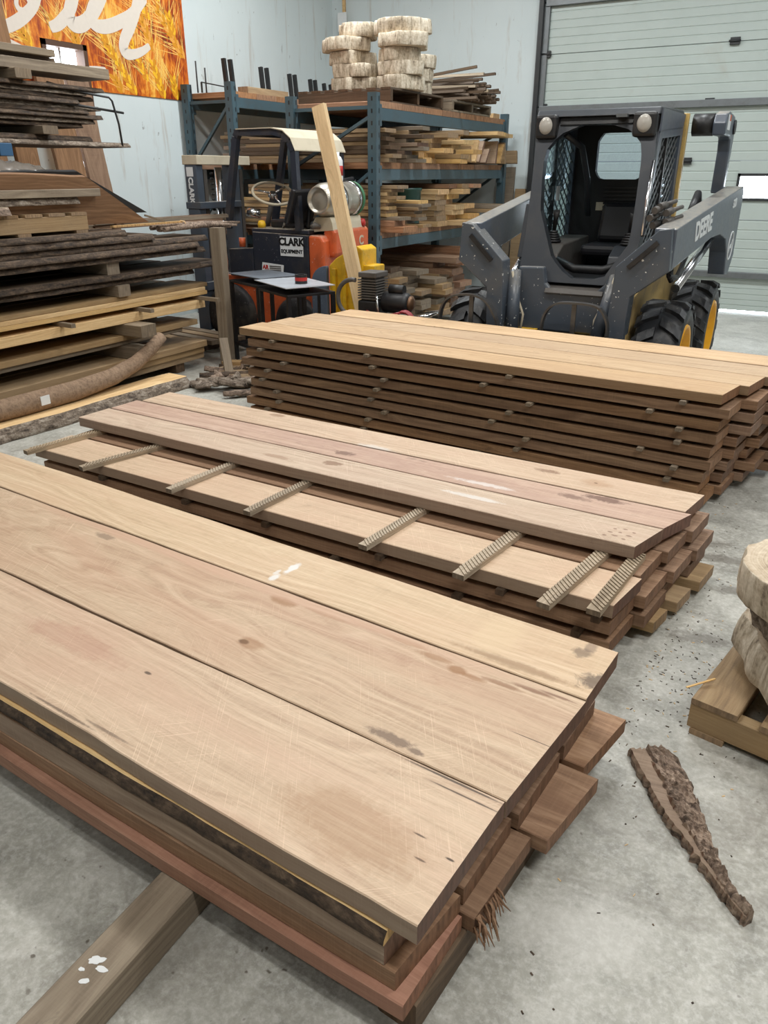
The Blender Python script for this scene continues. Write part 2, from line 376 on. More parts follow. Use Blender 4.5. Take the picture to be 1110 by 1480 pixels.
def board_mesh(name, L, w, t, seed=0, live=(0., 0.), barkside=(False, False), bow=0.0, skew=(0., 0.), chamf=.0025, mats=None, lift=0., taper=0.):
    """A sawn board along local x, centred in x and y, bottom at z=0. live: edge waviness on -y / +y; barkside: bark on that edge."""
    n = max(6, int(L / (.05 if (live[0] or live[1]) else .16)))
    rings = []
    for i in range(n + 1):
        u = i / n
        x = (u - .5) * L
        ww = w * (1 - taper * u)
        e0 = -ww / 2 + live[0] * (smooth_noise(x, seed, 1.7) + .5 * smooth_noise(x, seed + 3, 6.) + .25 * smooth_noise(x, seed + 5, 19.))
        e1 = ww / 2 + live[1] * (smooth_noise(x, seed + 11, 1.7) + .5 * smooth_noise(x, seed + 13, 6.) + .25 * smooth_noise(x, seed + 17, 19.))
        e0 += bow * (4 * (u - .5) ** 2) + .0012 * smooth_noise(x, seed + 21, 4.)
        e1 += bow * (4 * (u - .5) ** 2) + .0012 * smooth_noise(x, seed + 23, 4.)
        zz = lift * (4 * (u - .5) ** 2)
        s0 = (.35 * t + live[0] * .5) if barkside[0] else 0.
        s1 = (.35 * t + live[1] * .5) if barkside[1] else 0.
        b0 = .3 * s0 * smooth_noise(x, seed + 31, 24.); b1 = .3 * s1 * smooth_noise(x, seed + 37, 24.)
        c = chamf
        ring = [(e0 - s0 + c, 0), (e1 + s1 - c, 0), (e1 + s1 + b1, c), (e1 + s1 * .75 + b1 * 1.6, t * .45), (e1, t - c), (e1 - c, t), (e0 + c, t), (e0, t - c), (e0 - s0 * .75 + b0 * 1.6, t * .45), (e0 - s0 + b0, c)]
        sx = 0
        for (yy, z2) in ring:
            xx = x
            if i == 0: xx += skew[0] * yy / w
            if i == n: xx += skew[1] * yy / w
            rings.append((xx, yy, z2 + zz))
    K = 10
    b = MB()
    b.v = [Vector(p) for p in rings]
    for i in range(n):
        for k in range(K):
            a, d = i * K + k, i * K + (k + 1) % K
            b.f.append([a, d, d + K, a + K])
            m = 0
            if k in (1, 2, 3) and barkside[1]: m = 1
            if k in (7, 8, 9) and barkside[0]: m = 1
            b.mi.append(m); b.sm.append(m == 1)
    b.f.append(list(range(K))); b.mi.append(0); b.sm.append(False)
    b.f.append([n * K + k for k in range(K)]); b.mi.append(0); b.sm.append(False)
    return b

def board(name, label, cat, mat, L, w, t, loc, rz=0., group=None, bark=None, rot=None, **kw):
    b = board_mesh(name, L, w, t, **kw)
    mats = [M[mat]] + ([M[bark]] if bark else [])
    o = b.build(name, mats, loc=loc, rot=rot if rot is not None else (0, 0, rz))
    return tag(o, label, cat, group)

def copyobj(o, loc, rot=None, label=None, group=None):
    c = o.copy(); COL.objects.link(c); c.location = loc
    if rot is not None: c.rotation_euler = rot
    if label: c['label'] = label
    if group: c['group'] = group
    for ch in o.children:
        d = ch.copy(); COL.objects.link(d); d.parent = c
        for g in ch.children:
            e = g.copy(); COL.objects.link(e); e.parent = d
    return c

def frame(ox, oy, rz):
    """local (x, y) of a stack -> world"""
    c, s = math.cos(rz), math.sin(rz)
    return lambda x, y, z=0.: Vector((ox + c * x - s * y, oy + s * x + c * y, z))
# ------------------------------------------------------------------ the room
FD = srgb(86, 78, 68)
FLOORMARKS = [(-.20, .72, .34, .012, -.30, srgb(110, 98, 88), .8, 1.2), (-.15, 3.33, .22, .05, .1, FD, .55, 2.2), (-.10, 3.05, .09, .05, .3, FD, .6, 1.6), (-.15, 2.62, .16, .05, .1, FD, .5, 2.6), (-.26, 3.45, .14, .05, .4, FD, .5, 2.2), (-.20, 1.25, .20, .12, .5, srgb(206, 204, 198), .35, 2.), (-1.0, .75, .30, .16, .8, FD, .3, 2.), (-1.25, .9, .25, .12, -.4, FD, .3, 2.2), (.05, 1.75, .25, .12, .8, FD, .25, 2.4)]
def concrete():
    t = NT('concrete_floor')
    P = t.n('TexCoord').outputs['Object']
    n1 = t.noise(P, 1.6, 8., .68, .4)
    n2 = t.noise(P, 11., 8., .72, .5)
    n3 = t.noise(P, 60., 4., .7)
    n4 = t.noise(t.vadd(P, (7, 3, 0)), 2.2, 5., .7, 1.2)
    c = t.ramp(t.math('ADD', t.math('MULTIPLY', n1, .5), t.math('MULTIPLY', n2, .5)), [(.34, srgb(128, 127, 119)), (.50, srgb(164, 163, 154)), (.66, srgb(198, 197, 189))])
    c = t.mix(t.math('MULTIPLY', t.math('SUBTRACT', n3, .45, clamp=True), 1.6), c, (.75, .75, .72))
    c = t.mix(t.math('MULTIPLY', t.ramp(n4, [(.54, 0.), (.72, 1.)]), .5), c, srgb(92, 86, 76))
    sp = t.noise(P, 34., 2., .5)
    rg = t.noise(t.vadd(P, (1, 9, 0)), 1.6, 3., .6)
    c = t.mix(t.math('MULTIPLY', t.ramp(sp, [(.68, 0.), (.74, 1.)]), t.ramp(rg, [(.45, .05), (.6, .8)])), c, srgb(74, 62, 50))
    # scuffed arcs
    w = t.n('TexWave', {'Vector': t.vmul(P, (1., 1.6, 1.)), 'Scale': 1.1, 'Distortion': 14., 'Detail': 5., 'Detail Scale': 2.2, 'Detail Roughness': .65}).outputs['Fac']
    c = t.mix(t.math('MULTIPLY', t.ramp(w, [(.92, 0.), (.98, 1.)]), .12), c, srgb(206, 204, 198))
    mn = t.noise(P, 26., 5., .72, .8)
    for (mx_, my_, rx, ry, rot, mc, ms, mw) in FLOORMARKS:
        pv = t.n('VectorRotate', {'Vector': t.vadd(P, (-mx_, -my_, 0.)), 'Angle': -rot}, rotation_type='Z_AXIS').outputs[0]
        dv = t.n('VectorMath', {0: t.vmul(pv, (1 / rx, 1 / ry, 0.))}, operation='LENGTH').outputs[1]
        c = t.mix(t.math('MULTIPLY', t.ramp(t.math('ADD', dv, t.math('MULTIPLY', t.math('SUBTRACT', mn, .5), mw)), [(.5, 1.), (1.0, 0.)]), ms), c, mc)
    r = t.math('ADD', .26, t.math('MULTIPLY', n2, .45))
    return t.bsdf(c, r, bump=t.math('ADD', n3, n2), bstr=.16, bdist=.004, Specular_IOR_Level=.45)

def wallmat():
    t = NT('painted_wall')
    P = t.n('TexCoord').outputs['Object']
    n1 = t.noise(P, 1.2, 4., .6)
    n2 = t.noise(P, 22., 5., .7)
    c = t.mix(n1, srgb(196, 207, 208), srgb(212, 221, 222))
    drip = t.noise(t.vmul(P, (5., 5., .55)), 1.6, 5., .68, .3)
    c = t.mix(t.math('MULTIPLY', t.ramp(drip, [(.57, 0.), (.74, 1.)]), .6), c, srgb(166, 150, 132))
    sc = t.noise(t.vmul(P, (7., 7., 3.)), 2.4, 4., .65, .6)
    c = t.mix(t.ramp(sc, [(.685, 0.), (.715, .75)]), c, srgb(110, 106, 100))
    return t.bsdf(c, .7, bump=n2, bstr=.1, bdist=.004)

def doormat():
    t = NT('door_panel_steel')
    P = t.n('TexCoord').outputs['Object']
    n = t.noise(P, 3., 5., .6)
    n2 = t.noise(P, 300., 2., .5)
    c = t.mix(n, srgb(172, 183, 178), srgb(188, 198, 193))
    c = t.mix(t.math('MULTIPLY', t.ramp(t.noise(P, 2.1, 5., .7, .5), [(.6, 0.), (.75, 1.)]), .35), c, srgb(168, 160, 146))
    return t.bsdf(c, .42, bump=n2, bstr=.12, bdist=.002)

M['floor'] = concrete(); M['wall'] = wallmat(); M['door'] = doormat()
M['steelgrey'] = paint('galvanised_track', srgb(120, 124, 126), .45, .3, metal=.6)
M['darkmetal'] = paint('dark_metal', srgb(44, 46, 48), .45, .3)
M['black'] = paint('black_metal', srgb(26, 26, 28), .45, .25, (.08, .07, .06))
M['daylight'] = emis('daylight_pane', (.86, .93, 1.), 12.)
M['doorlight'] = emis('bright_door_pane', (.82, .91, 1.), 22.)
M['frame'] = plain('window_frame_paint', srgb(86, 58, 40), .6)
M['framewhite'] = plain('white_window_frame', srgb(214, 220, 222), .5)
M['ceil'] = plain('ceiling_panel', srgb(132, 130, 124), .8); M['wallfar'] = plain('unseen_wall_paint', srgb(140, 140, 136), .8)

XL, YB, XR, YF, ZC = -6.65, 10.36, 4.2, -3.2, 5.2
tag(MB().box(XL - .2, XR + .2, YF - .2, YB + .2, -.1, 0).build('floor', M['floor'], origin=(0, 0, 0)), kind='structure')
# left wall with an opening for the window
WY0, WY1, WZ0, WZ1 = 5.47, 5.98, 1.55, 2.66
b = MB()
b.box(XL - .15, XL, YF, WY0, 0, ZC); b.box(XL - .15, XL, WY1, YB, 0, ZC)
b.box(XL - .15, XL, WY0, WY1, 0, WZ0); b.box(XL - .15, XL, WY0, WY1, WZ1, ZC)
tag(b.build('wall_left', M['wall'], origin=(XL, 3, 0)), kind='structure')
DX0, DX1, DZ = -3.62, .75, 3.42
b = MB()
b.box(XL - .15, DX0, YB, YB + .15, 0, ZC); b.box(DX1, XR + .15, YB, YB + .15, 0, ZC); b.box(DX0, DX1, YB, YB + .15, DZ, ZC)
tag(b.build('wall_back', M['wall'], origin=(-3, YB, 0)), kind='structure')
tag(MB().box(XR, XR + .15, YF, YB, 0, ZC).build('wall_right', M['wallfar'], origin=(XR, 3, 0)), kind='structure')
tag(MB().box(XL - .15, XR + .15, YF - .15, YF, 0, ZC).build('wall_front', M['wallfar'], origin=(-1, YF, 0)), kind='structure')
tag(MB().box(XL - .15, XR + .15, YF - .15, YB + .15, ZC, ZC + .1).build('ceiling', M['ceil'], origin=(0, 0, ZC)), kind='structure')
# window
w = thing('window_1', None, None, (XL, (WY0 + WY1) / 2, WZ0)); tag(w, kind='structure')
b = MB(); d = .045
for (y0, y1, z0, z1) in ((WY0, WY1, WZ0, WZ0 + d), (WY0, WY1, WZ1 - d, WZ1), (WY0, WY0 + d, WZ0, WZ1), (WY1 - d, WY1, WZ0, WZ1)):
    b.box(XL - .12, XL + .025, y0, y1, z0, z1)
b.build('window_frame', M['frame'], w)
b = MB()
b.box(XL - .10, XL - .06, (WY0 + WY1) / 2 - .012, (WY0 + WY1) / 2 + .012, WZ0, WZ1)
for z in (1.9, 2.28): b.box(XL - .10, XL - .06, WY0, WY1, z - .012, z + .012)
b.build('muntin', M['framewhite'], w)
MB().box(XL - .11, XL - .09, WY0, WY1, WZ0, WZ1).build('pane', M['daylight'], w)

# overhead door: sections, struts, hinges, window, track
dr = thing('door_1', None, None, (DX0, YB, 0)); tag(dr, kind='structure')
seams = [.022, .42, 1.05, 1.68, 2.28, 2.87, 3.40]
VX0, VX1, VZ0, VZ1 = -1.17, -.35, 1.255, 1.545
for i in range(6):
    z0, z1 = seams[i] + .0025, seams[i + 1] - .0025
    b = MB()
    def ribbed(x0, x1, z0, z1, base):
        n = 6
        H = (z1 - z0) / n
        pr = []
        for k in range(n):
            a = z0 + k * H
            pr += [(YB + .012, a), (YB + .012, a + H * .82), (YB + .018, a + H * .88), (YB + .018, a + H * .95)]
        pr += [(YB + .012, z1), (YB + .06, z1), (YB + .06, z0)]
        b.prism(pr, 'x', x0, x1)
    if i == 2:
        ribbed(DX0, VX0, z0, z1, 0); ribbed(VX1, DX1, z0, z1, 0)
        b.box(VX0, VX1, YB + .012, YB + .06, z0, VZ0); b.box(VX0, VX1, YB + .012, YB + .06, VZ1, z1)
    else:
        ribbed(DX0, DX1, z0, z1, 0)
    b.build('door_section', M['door'], dr)
b = MB()
for (x0, x1, z0, z1) in ((VX0, VX1, VZ0, VZ0 + .03), (VX0, VX1, VZ1 - .03, VZ1), (VX0, VX0 + .03, VZ0, VZ1), (VX1 - .03, VX1, VZ0, VZ1)):
    b.box(x0, x1, YB - .01, YB + .05, z0, z1)
b.build('door_window_frame', M['darkmetal'], dr)
MB().box(VX0, VX1, YB + .03, YB + .04, VZ0, VZ1).build('door_pane', M['doorlight'], dr)
for z, h in ((3.36, .07), (2.235, .075), (.40, .07)):
    MB().box(DX0 + .02, DX1, YB - .045, YB + .01, z, z + h).build('strut', M['steelgrey'], dr, bevel=.004)
for x, z in ((-1.43, 2.87), (-1.6, 2.29), (-1.75, 1.68), (-3.56, 2.30), (-3.56, 2.87), (-3.56, 3.40)):
    b = MB(); b.box(x - .05, x + .05, YB - .02, YB + .015, z - .035, z + .035); b.cyl((x - .06, YB - .025, z), (x + .06, YB - .025, z), .012, n=8)
    b.build('hinge', M['darkmetal'], dr)
b = MB()
b.bar((DX0 - .02, YB - .05, 0), (DX0 - .02, YB - .05, 3.9), .05, .07, up=(0, 1, 0))
b.build('door_track', M['darkmetal'], dr)
MB().box(DX0 + .0, DX0 + .07, YB - .03, YB + .02, 0, DZ).build('end_stile', M['steelgrey'], dr)
b = MB(); b.box(DX0 - .075, DX0 - .045, YB - .02, YB, 0, DZ + .4)
tag(b.build('trim_1', M['steelgrey']), kind='structure')
# daylight leaking under the door
b = MB(); b.box(DX0, DX1, YB + .07, YB + .09, 0.0, .02)
b.build('door_gap', M['doorlight'], dr)
# ------------------------------------------------------------------ front stack of wide slabs
rs = random.Random(5)
FR = R(-4.5)
F = frame(-.403, .833, FR)
def fslab(x0, x1, y0, y1, z, t, mat, name, label, cat='board', group=None, bark=None, sk=0., **kw):
    """x1 right end, x0 left end, in the stack's own frame"""
    L, w = x1 - x0, y1 - y0
    return board(name, label, cat, mat, L, w, t, F((x0 + x1) / 2, (y0 + y1) / 2, z), FR, group, bark, skew=(0, sk), **kw)
G1 = 'wide slabs on top of the nearest stack'
fslab(-2.95, 0.0, 0.0, .347, .30, .05, 'slab1', 'wide_slab', 'wide tan slab topping the nearest stack along the open concrete side', 'wood slab', G1, seed=1, live=(.006, .004), lift=.002)
fslab(-2.98, .012, .353, .765, .30, .05, 'slab2', 'wide_slab', 'widest tan slab, middle one on top of the nearest stack, with knot and brown stain', 'wood slab', G1, seed=2, live=(.004, .004), sk=.02)
fslab(-3.0, .02, .771, 1.018, .302, .05, 'slab3', 'wide_slab', 'narrow pale slab with white paint smear on top of the nearest stack', 'wood slab', G1, seed=3, live=(.003, .005), sk=.0)
def blobpts(cx, cy, rx, ry, seed, n=22, rot=0.):
    out = []
    for k in range(n):
        a = 2 * PI * k / n
        r = 1 + .45 * mnoise.noise(Vector((math.cos(a) * 1.7, math.sin(a) * 1.7, seed * 3.3)))
        x, y = rx * r * math.cos(a), ry * r * math.sin(a)
        out.append((cx + x * math.cos(rot) - y * math.sin(rot), cy + x * math.sin(rot) + y * math.cos(rot)))
    return out
# lower layers, bottom up (open side first)
fslab(-2.9, -.020, -.042, .188, .090, .045, 'red', 'rough_board', 'reddish board at the bottom of the nearest stack on the open concrete side', seed=4, sk=.0, bow=.03)
fslab(-2.9, .01, .225, .49, .090, .045, 'walnut', 'rough_board', 'bottom board with a frayed splintered end in the nearest stack', seed=5, sk=.01)
fslab(-2.9, .065, .50, .76, .090, .045, 'walnut', 'rough_board', 'bottom board whose pale end juts out past the middle slab of the nearest stack', seed=6, sk=.03)
fslab(-2.9, .05, .78, 1.03, .090, .045, 'walnut', 'rough_board', 'bottom board under the narrow pale slab of the nearest stack', seed=7, sk=.03)
fslab(-2.9, -.04, -.018, .20, .135, .052, 'walnut', 'rough_board', 'brown board lying directly on the reddish bottom board of the nearest stack', seed=8, sk=.02, bow=.022)
fslab(-2.9, -.03, .24, .47, .135, .05, 'walnut', 'rough_board', 'second-layer brown board behind a dark spacer in the nearest stack', seed=9)
fslab(-2.9, -.02, .49, .74, .135, .05, 'walnut', 'rough_board', 'second-layer brown board under the widest slab of the nearest stack', seed=10)
fslab(-2.9, -.02, .77, 1.0, .135, .05, 'walnut', 'rough_board', 'second-layer brown board under the narrow pale slab of the nearest stack', seed=11)
fslab(-2.9, -.065, -.016, .17, .1872, .064, 'greyb', 'rough_board', 'grey-brown board with a rounded end just under the yellow bark-edged slab', seed=12, live=(.003, .002), sk=.02, bow=.02)
fslab(-2.9, -.05, .36, .62, .185, .05, 'walnut', 'rough_board', 'third-layer brown board showing its end below the widest slab', seed=13)
fslab(-2.9, -.03, .66, .98, .185, .05, 'walnut', 'rough_board', 'third-layer brown board below the narrow pale slab of the nearest stack', seed=14)
fslab(-2.9, -.062, -.006, .24, .2685, .030, 'sapwood', 'live_edge_slab', 'yellow slab with dark bark edge just under the top slab of the nearest stack', 'wood slab', None, 'barkdark', seed=15, live=(.006, .0), barkside=(True, False))
fslab(-2.9, -.03, .40, .70, .2355, .042, 'walnut', 'rough_board', 'fourth-layer board directly under the widest slab of the nearest stack', seed=16)
fslab(-2.9, -.05, .75, .97, .2355, .042, 'walnut', 'rough_board', 'fourth-layer board directly under the narrow pale slab', seed=17)
def sticker(name, label, a, z, L, w=.024, h=.022, mat='greyw', ang=PI / 2, group=None):
    return board(name, label, 'spacer strip', mat, L, w, h, a, ang, group, seed=int(abs(a[0]) * 99) % 50)
for k, (x, yy, LL) in enumerate(((-.20, .5, .98), (-.9, .5, .98), (-1.7, .5, .98), (-2.5, .5, .98))):
    fz = F(x, yy + .12, .2828)
    sticker('spacer_strip', '%s spacer strip from the splintered end, under the slabs of the nearest stack' % ORD[k].capitalize(), fz, .28, LL - .26, .03, .0165, 'darkw', PI / 2 + FR, 'spacers of the nearest stack')
# splinters of the frayed end
b = MB(); rr = random.Random(2)
for k in range(34):
    y = .228 + .10 * rr.random(); z = .092 + .04 * rr.random()
    p0 = F(.0, y, z); p1 = F(.02 + .035 * rr.random(), y - .045 * rr.random(), z - .035 * rr.random())
    b.tube([p0, (p0 + p1) / 2 + Vector((.004, 0, .004)), p1], [.0035, .0028, .0008], 5)
bo = [o for o in bpy.data.objects if o.get('label', '').startswith('bottom board with a frayed')][0]
sp = b.build('splinters', M['walnut'])
mw = Matrix.LocRotScale(bo.location, bo.rotation_euler, None).inverted() @ Matrix.Translation(sp.location)
sp.data.transform(mw); sp.location = (0, 0, 0); sp.parent = bo
sp['kind'] = 'stuff'
# bearers on the floor below the stack
def bearer(label, p0, p1, w, h, mat, name='timber_bearer'):
    p0, p1 = Vector(p0), Vector(p1)
    d = p1 - p0
    return board(name, label, 'timber beam', mat, d.length, w, h, (p0 + p1) / 2, math.atan2(d.y, d.x), seed=int(abs(p0.x) * 100) % 40, chamf=.004)
be = bearer('square timber with white paint splashes poking out from under the nearest stack', (-1.005, .30, 0), (-1.04, 1.9, 0), .10, .089, 'greyw')
bearer('dark timber bearer under the splintered end of the nearest stack', F(-.06, .03, 0), F(-.04, 1.0, 0), .09, .089, 'darkw')
bearer('timber bearer under the hidden end of the nearest stack', F(-2.3, .03, 0), F(-2.3, 1.0, 0), .09, .089, 'darkw')
# ------------------------------------------------------------------ middle stack
MR = R(-2.35)
F2 = frame(-.388, 2.525, MR)
def mslab(x0, x1, y0, y1, z, t, mat, name, label, cat='board', group=None, sk=0., **kw):
    return board(name, label, cat, mat, x1 - x0, y1 - y0, t, F2((x0 + x1) / 2, (y0 + y1) / 2, z), MR, group, skew=(0, sk), **kw)
G2 = 'slabs on top of the middle stack'
mslab(-2.99, 0., 0., .203, .30, .05, 'mid1', 'thick_slab', 'thick slab at the edge of the middle stack, its side over the grooved strips', 'wood slab', G2, seed=31, live=(.004, .002), sk=.05)
mslab(-2.985, .055, .212, .40, .30, .05, 'mid2', 'thick_slab', 'pinkish slab between two paler slabs on top of the middle stack', 'wood slab', G2, seed=32, sk=.06)
mslab(-2.95, .075, .408, .622, .302, .05, 'mid3', 'thick_slab', 'pale slab on top of the middle stack on the side facing the tall stack', 'wood slab', G2, seed=33, sk=.03)
# layer under it
mslab(-2.965, .015, -.305, -.075, .225, .05, 'slab', 'thick_slab', 'lower exposed slab of the middle stack carrying the eight grooved strips', 'wood slab', None, seed=34, sk=.03)
for k, (y0, y1, e) in enumerate(((-.06, .17, .03), (.18, .40, .07), (.41, .63, .11))):
    mslab(-2.95, e, y0, y1, .225, .05, 'walnut', 'rough_board', 'brown board, %s in behind the grooved strips, middle stack second layer' % ORD[k], seed=35 + k, sk=.02)
for r_, z in enumerate((.150, .075)):
    for k, (y0, y1, e) in enumerate(((-.29, -.07, .0), (-.06, .17, .05), (.18, .40, .09), (.41, .64, .12))):
        e2 = e + rs.uniform(-.02, .02)
        mslab(-2.93, e2, y0, y1, z, .05, 'walnut', 'rough_board', 'brown board, %s from the widest-slab side, in the %s layer of the middle stack' % (ORD[k], ORD[r_ + 2]), seed=40 + k + 7 * r_, sk=.02)
# pale runners on the floor that stick out at the end
for k, (y0, y1, e) in enumerate(((.0, .12, .09), (.19, .33, .13), (.40, .58, .17))):
    mslab(-2.9, e, y0, y1, .028, .045, 'pineold', 'pale_runner', 'pale bottom board sticking out of the middle stack end, %s from the nearest slab' % ORD[k], seed=55 + k, sk=.02)
for k, x in enumerate((-2.6, -1.5, -.3)):
    a = F2(x, .17, 0)
    board('timber_bearer', '%s flat floor bearer from the wall side, under the middle stack' % ORD[k].capitalize(), 'timber beam', 'darkw', .86, .09, .026, a, PI / 2 + MR)
# grooved strips
def grooved(L, w=.034, h=.020, seed=0):
    b = MB(); rr = random.Random(seed)
    b.box(-L / 2, L / 2, -w / 2, w / 2, 0, h)
    n = int(L / (w * .42))
    for i in range(n):
        x = -L / 2 + (i + .2) * L / n
        s = w * .85; g = w * .25
        p = [(max(-L / 2, min(L / 2, q[0])), q[1]) for q in ((x, -w / 2), (x + g, -w / 2), (x + g + s, w / 2), (x + s, w / 2))]
        b.prism(p, 'z', h - .0005, h + .0042)
    return b
for k, (x0, y0, x1, y1) in enumerate(((-.443, 2.126, -.405, 2.60), (-.595, 2.089, -.515, 2.60), (-.911, 2.133, -.85, 2.60), (-1.311, 2.165, -1.262, 2.63), (-1.881, 2.20, -1.848, 2.63), (-2.328, 2.222, -2.292, 2.65), (-2.882, 2.225, -2.775, 2.67), (-3.302, 2.246, -3.232, 2.68))):
    p0, p1 = Vector((x0, y0, .2755)), Vector((x1, y1, .2755))
    d = p1 - p0; L = d.length
    o = grooved(L, .046 if k < 3 else .038, .0195, k).build('grooved_strip', M['strip'], loc=(p0 + p1) / 2, rot=(0, 0, math.atan2(d.y, d.x)))
    tag(o, '%s diagonally grooved strip from the pallet-side end, lying on the middle stack' % ORD[k].capitalize(), 'spacer strip', 'grooved strips on the middle stack')
kk = 0
for z, xs in ((.2005, (-.44, -.78, -1.28, -1.84, -2.3, -2.85)), (.1255, (-.5, -.95, -1.5, -2.2))):
    for x in xs:
        q = F2(x + .39, .145, z)
        o = board('spacer_strip', 'dark strip end, %s from the pallet side, between %s layers of middle stack' % (ORD[kk % 6], 'second and third' if z > .15 else 'third and fourth'), 'spacer strip', 'darkw', .93, .03, .0235, q, PI / 2 + MR, 'hidden spacers of the middle stack', seed=60 + kk)
        kk += 1
    kk = 0
# ------------------------------------------------------------------ tall far stack
TR = R(-4.4)
F3 = frame(-.31, 3.735, TR)
cols = [(0.0, .230), (.243, .484), (.497, .735), (.748, 1.005)]
topx = [(-3.03, .0), (-3.0, .07), (-2.97, .14), (-2.85, .26)]
cn = ['front', 'second', 'third', 'rear']
for k in range(4):
    y0, y1 = cols[k]; x0, x1 = topx[k]
    board('plank', ['pale board edging the top of the tall stack on the grooved-strip side', 'pale board second from the edge on top of the tall stack, with dark stains', 'pale cracked board third from the edge on top of the tall stack', 'pale board on top of the tall stack nearest the skid loader'][k], 'board', 'fartop', x1 - x0, y1 - y0, .047, F3((x0 + x1) / 2, (y0 + y1) / 2, .572 + (.0, .001, .0, .002)[k]), TR, 'top boards of the tall stack', seed=70 + k, skew=(0, .03), lift=.003 if k == 0 else 0.)
endr = [.03, -.005, -.005, -.02, -.01, -.035, -.05, -.02]
endl = [-2.97, -2.99, -3.04, -2.98, -2.965, -2.975, -3.01, -2.98]
for l in range(8):
    z = .572 - (l + 1) * .0655
    for k in range(4):
        y0, y1 = cols[k]
        e = (endr[l] if k == 0 else (.02 + .075 * k - .012 * l + rs.uniform(-.035, .045)))
        a = (endl[l] if k == 0 else -2.95 + rs.uniform(-.05, .05))
        yo = rs.uniform(0, .012) if k == 0 else 0
        board('plank', 'brown board, %s layer down, %s column of the tall stack' % (ORD[l + 1], cn[k]), 'board', 'farfront' if k == 0 else 'walnut', e - a, y1 - y0 - yo, .0465, F3((a + e) / 2, (y0 + y1 + yo) / 2, z), TR, 'boards in the tall stack', seed=80 + l * 4 + k, skew=(0, .012))
    xs = [(-2.75, -1.95, -1.05, -.16), (-2.8, -2.0, -1.2, -.30), (-2.7, -1.9, -1.0, -.22)][l % 3]
    for j, x in enumerate(xs):
        x += rs.uniform(-.05, .05)
        q = F3(x, .487, z + .0468)
        board('spacer_strip', 'spacer strip end, %s from the wall side, above the %s layer of the tall stack' % (ORD[j], ORD[l + 1]), 'spacer strip', 'greyw', 1.02, .03, .0182, q, TR + PI / 2, 'spacer strips in the tall stack', seed=120 + 4 * l + j)
for k, x in enumerate((-2.6, -1.5, -.35)):
    board('timber_bearer', '%s low floor bearer from the wall side, under the tall stack' % ORD[k].capitalize(), 'timber beam', 'darkw', 1.0, .09, .0465, F3(x, .5, 0), PI / 2 + TR)
# ------------------------------------------------------------------ lumber pile along the left wall
rp = random.Random(11)
XF = -4.6
def yboard(name, label, cat, mat, y0, y1, xface, w, z, t, bark=None, group=None, seed=0, tilt=0., **kw):
    """board running along the wall: its open side faces +x at xface"""
    return board(name, label, cat, mat, y1 - y0, w, t, (xface - w / 2, (y0 + y1) / 2, z), PI / 2, group, bark, rot=(0, -tilt, PI / 2), seed=seed, **kw)
def xtimber(name, label, mat, x0, x1, y, z, w, h, seed=0, cat='spacer block', group=None):
    return board(name, label, cat, mat, x1 - x0, w, h, ((x0 + x1) / 2, y, z), 0., group, seed=seed, chamf=.004)
Y0 = 2.35
# bearers on the floor
for k, y in enumerate((2.7, 3.8, 4.75)):
    xtimber('timber_bearer', '%s floor bearer toward the post, under the wall lumber pile' % ORD[k].capitalize(), 'darkw', -5.57, -4.66, y, 0, .10, .078, k, 'timber beam')
pl = 'wall lumber pile'
lay = [  # z, t, y1, xface, mat, label
    (.078, .05, 5.03, -4.64, 'pineold', 'yellowish board at the very bottom of the wall lumber pile'),
    (.129, .05, 5.02, -4.62, 'pineold', 'yellowish board second from the bottom of the wall lumber pile'),
    (.180, .052, 5.04, -4.60, 'pineold', 'yellowish board third from the bottom of the wall lumber pile, behind the bent log'),
    (.335, .036, 4.82, -4.66, 'greyw', 'thin greyish board under the broad spacer block of the wall pile'),
    (.372, .042, 4.98, -4.63, 'pineold', 'thin pale-topped board right below the broad spacer block of the wall pile'),
    (.505, .068, 5.06, -4.60, 'pine', 'thick yellow board below the twisted sticks in the wall lumber pile'),
    (.610, .030, 5.10, -4.60, 'pine', 'lowest of three thin yellow boards mid-height in the wall pile'),
    (.641, .030, 5.08, -4.60, 'pine', 'middle one of three thin yellow boards mid-height in the wall pile'),
    (.672, .032, 5.12, -4.61, 'pineold', 'topmost of three thin yellow boards mid-height in the wall pile'),
]
for k, (z, t, y1, xf, mat, lb) in enumerate(lay):
    yboard('rough_board', lb, 'board', mat, Y0, y1, xf, .34, z, t, seed=200 + k)
    yboard('rough_board', 'inner board of the wall pile, %s up from the floor, behind a yellowish board' % ORD[k], 'board', mat, Y0, y1 - rp.uniform(0, .2), xf - .36, .5, z, t, seed=230 + k)
for k, (z, h, y, xe, w, lb) in enumerate(((.233, .10, 4.22, -4.50, .13, 'grey spacer block sticking out just above the three bottom yellow boards'), (.415, .088, 4.22, -4.42, .15, 'broad grey spacer block sticking out farthest from the wall lumber pile'), (.705, .082, 4.18, -4.58, .115, 'short square spacer block above the three thin yellow boards'), (.868, .085, 4.12, -4.60, .115, 'square spacer block between the dark bark-edged boards of the wall pile'), (.233, .10, 2.75, -4.66, .12, 'spacer block near the camera end above the bottom yellow boards'), (.415, .088, 2.8, -4.66, .12, 'spacer block near the camera end under the thick yellow board'), (.705, .082, 2.8, -4.66, .12, 'spacer block near the camera end above the thin yellow boards'), (.868, .085, 2.8, -4.66, .12, 'spacer block near the camera end between dark bark-edged boards'))):
    xtimber('spacer_block', lb, 'greyw', -5.56, xe, y, z, w, h, 240 + k)
for k in range(6):
    yboard('thick_timber', 'thick dark timber, %s from the bottom, stacked out of the light behind the wall pile' % ORD[k], 'timber beam', 'darkw', 2.4, 4.95 - .04 * (k % 2), -5.59, .24, .001 + .19 * k, .188, seed=350 + k)
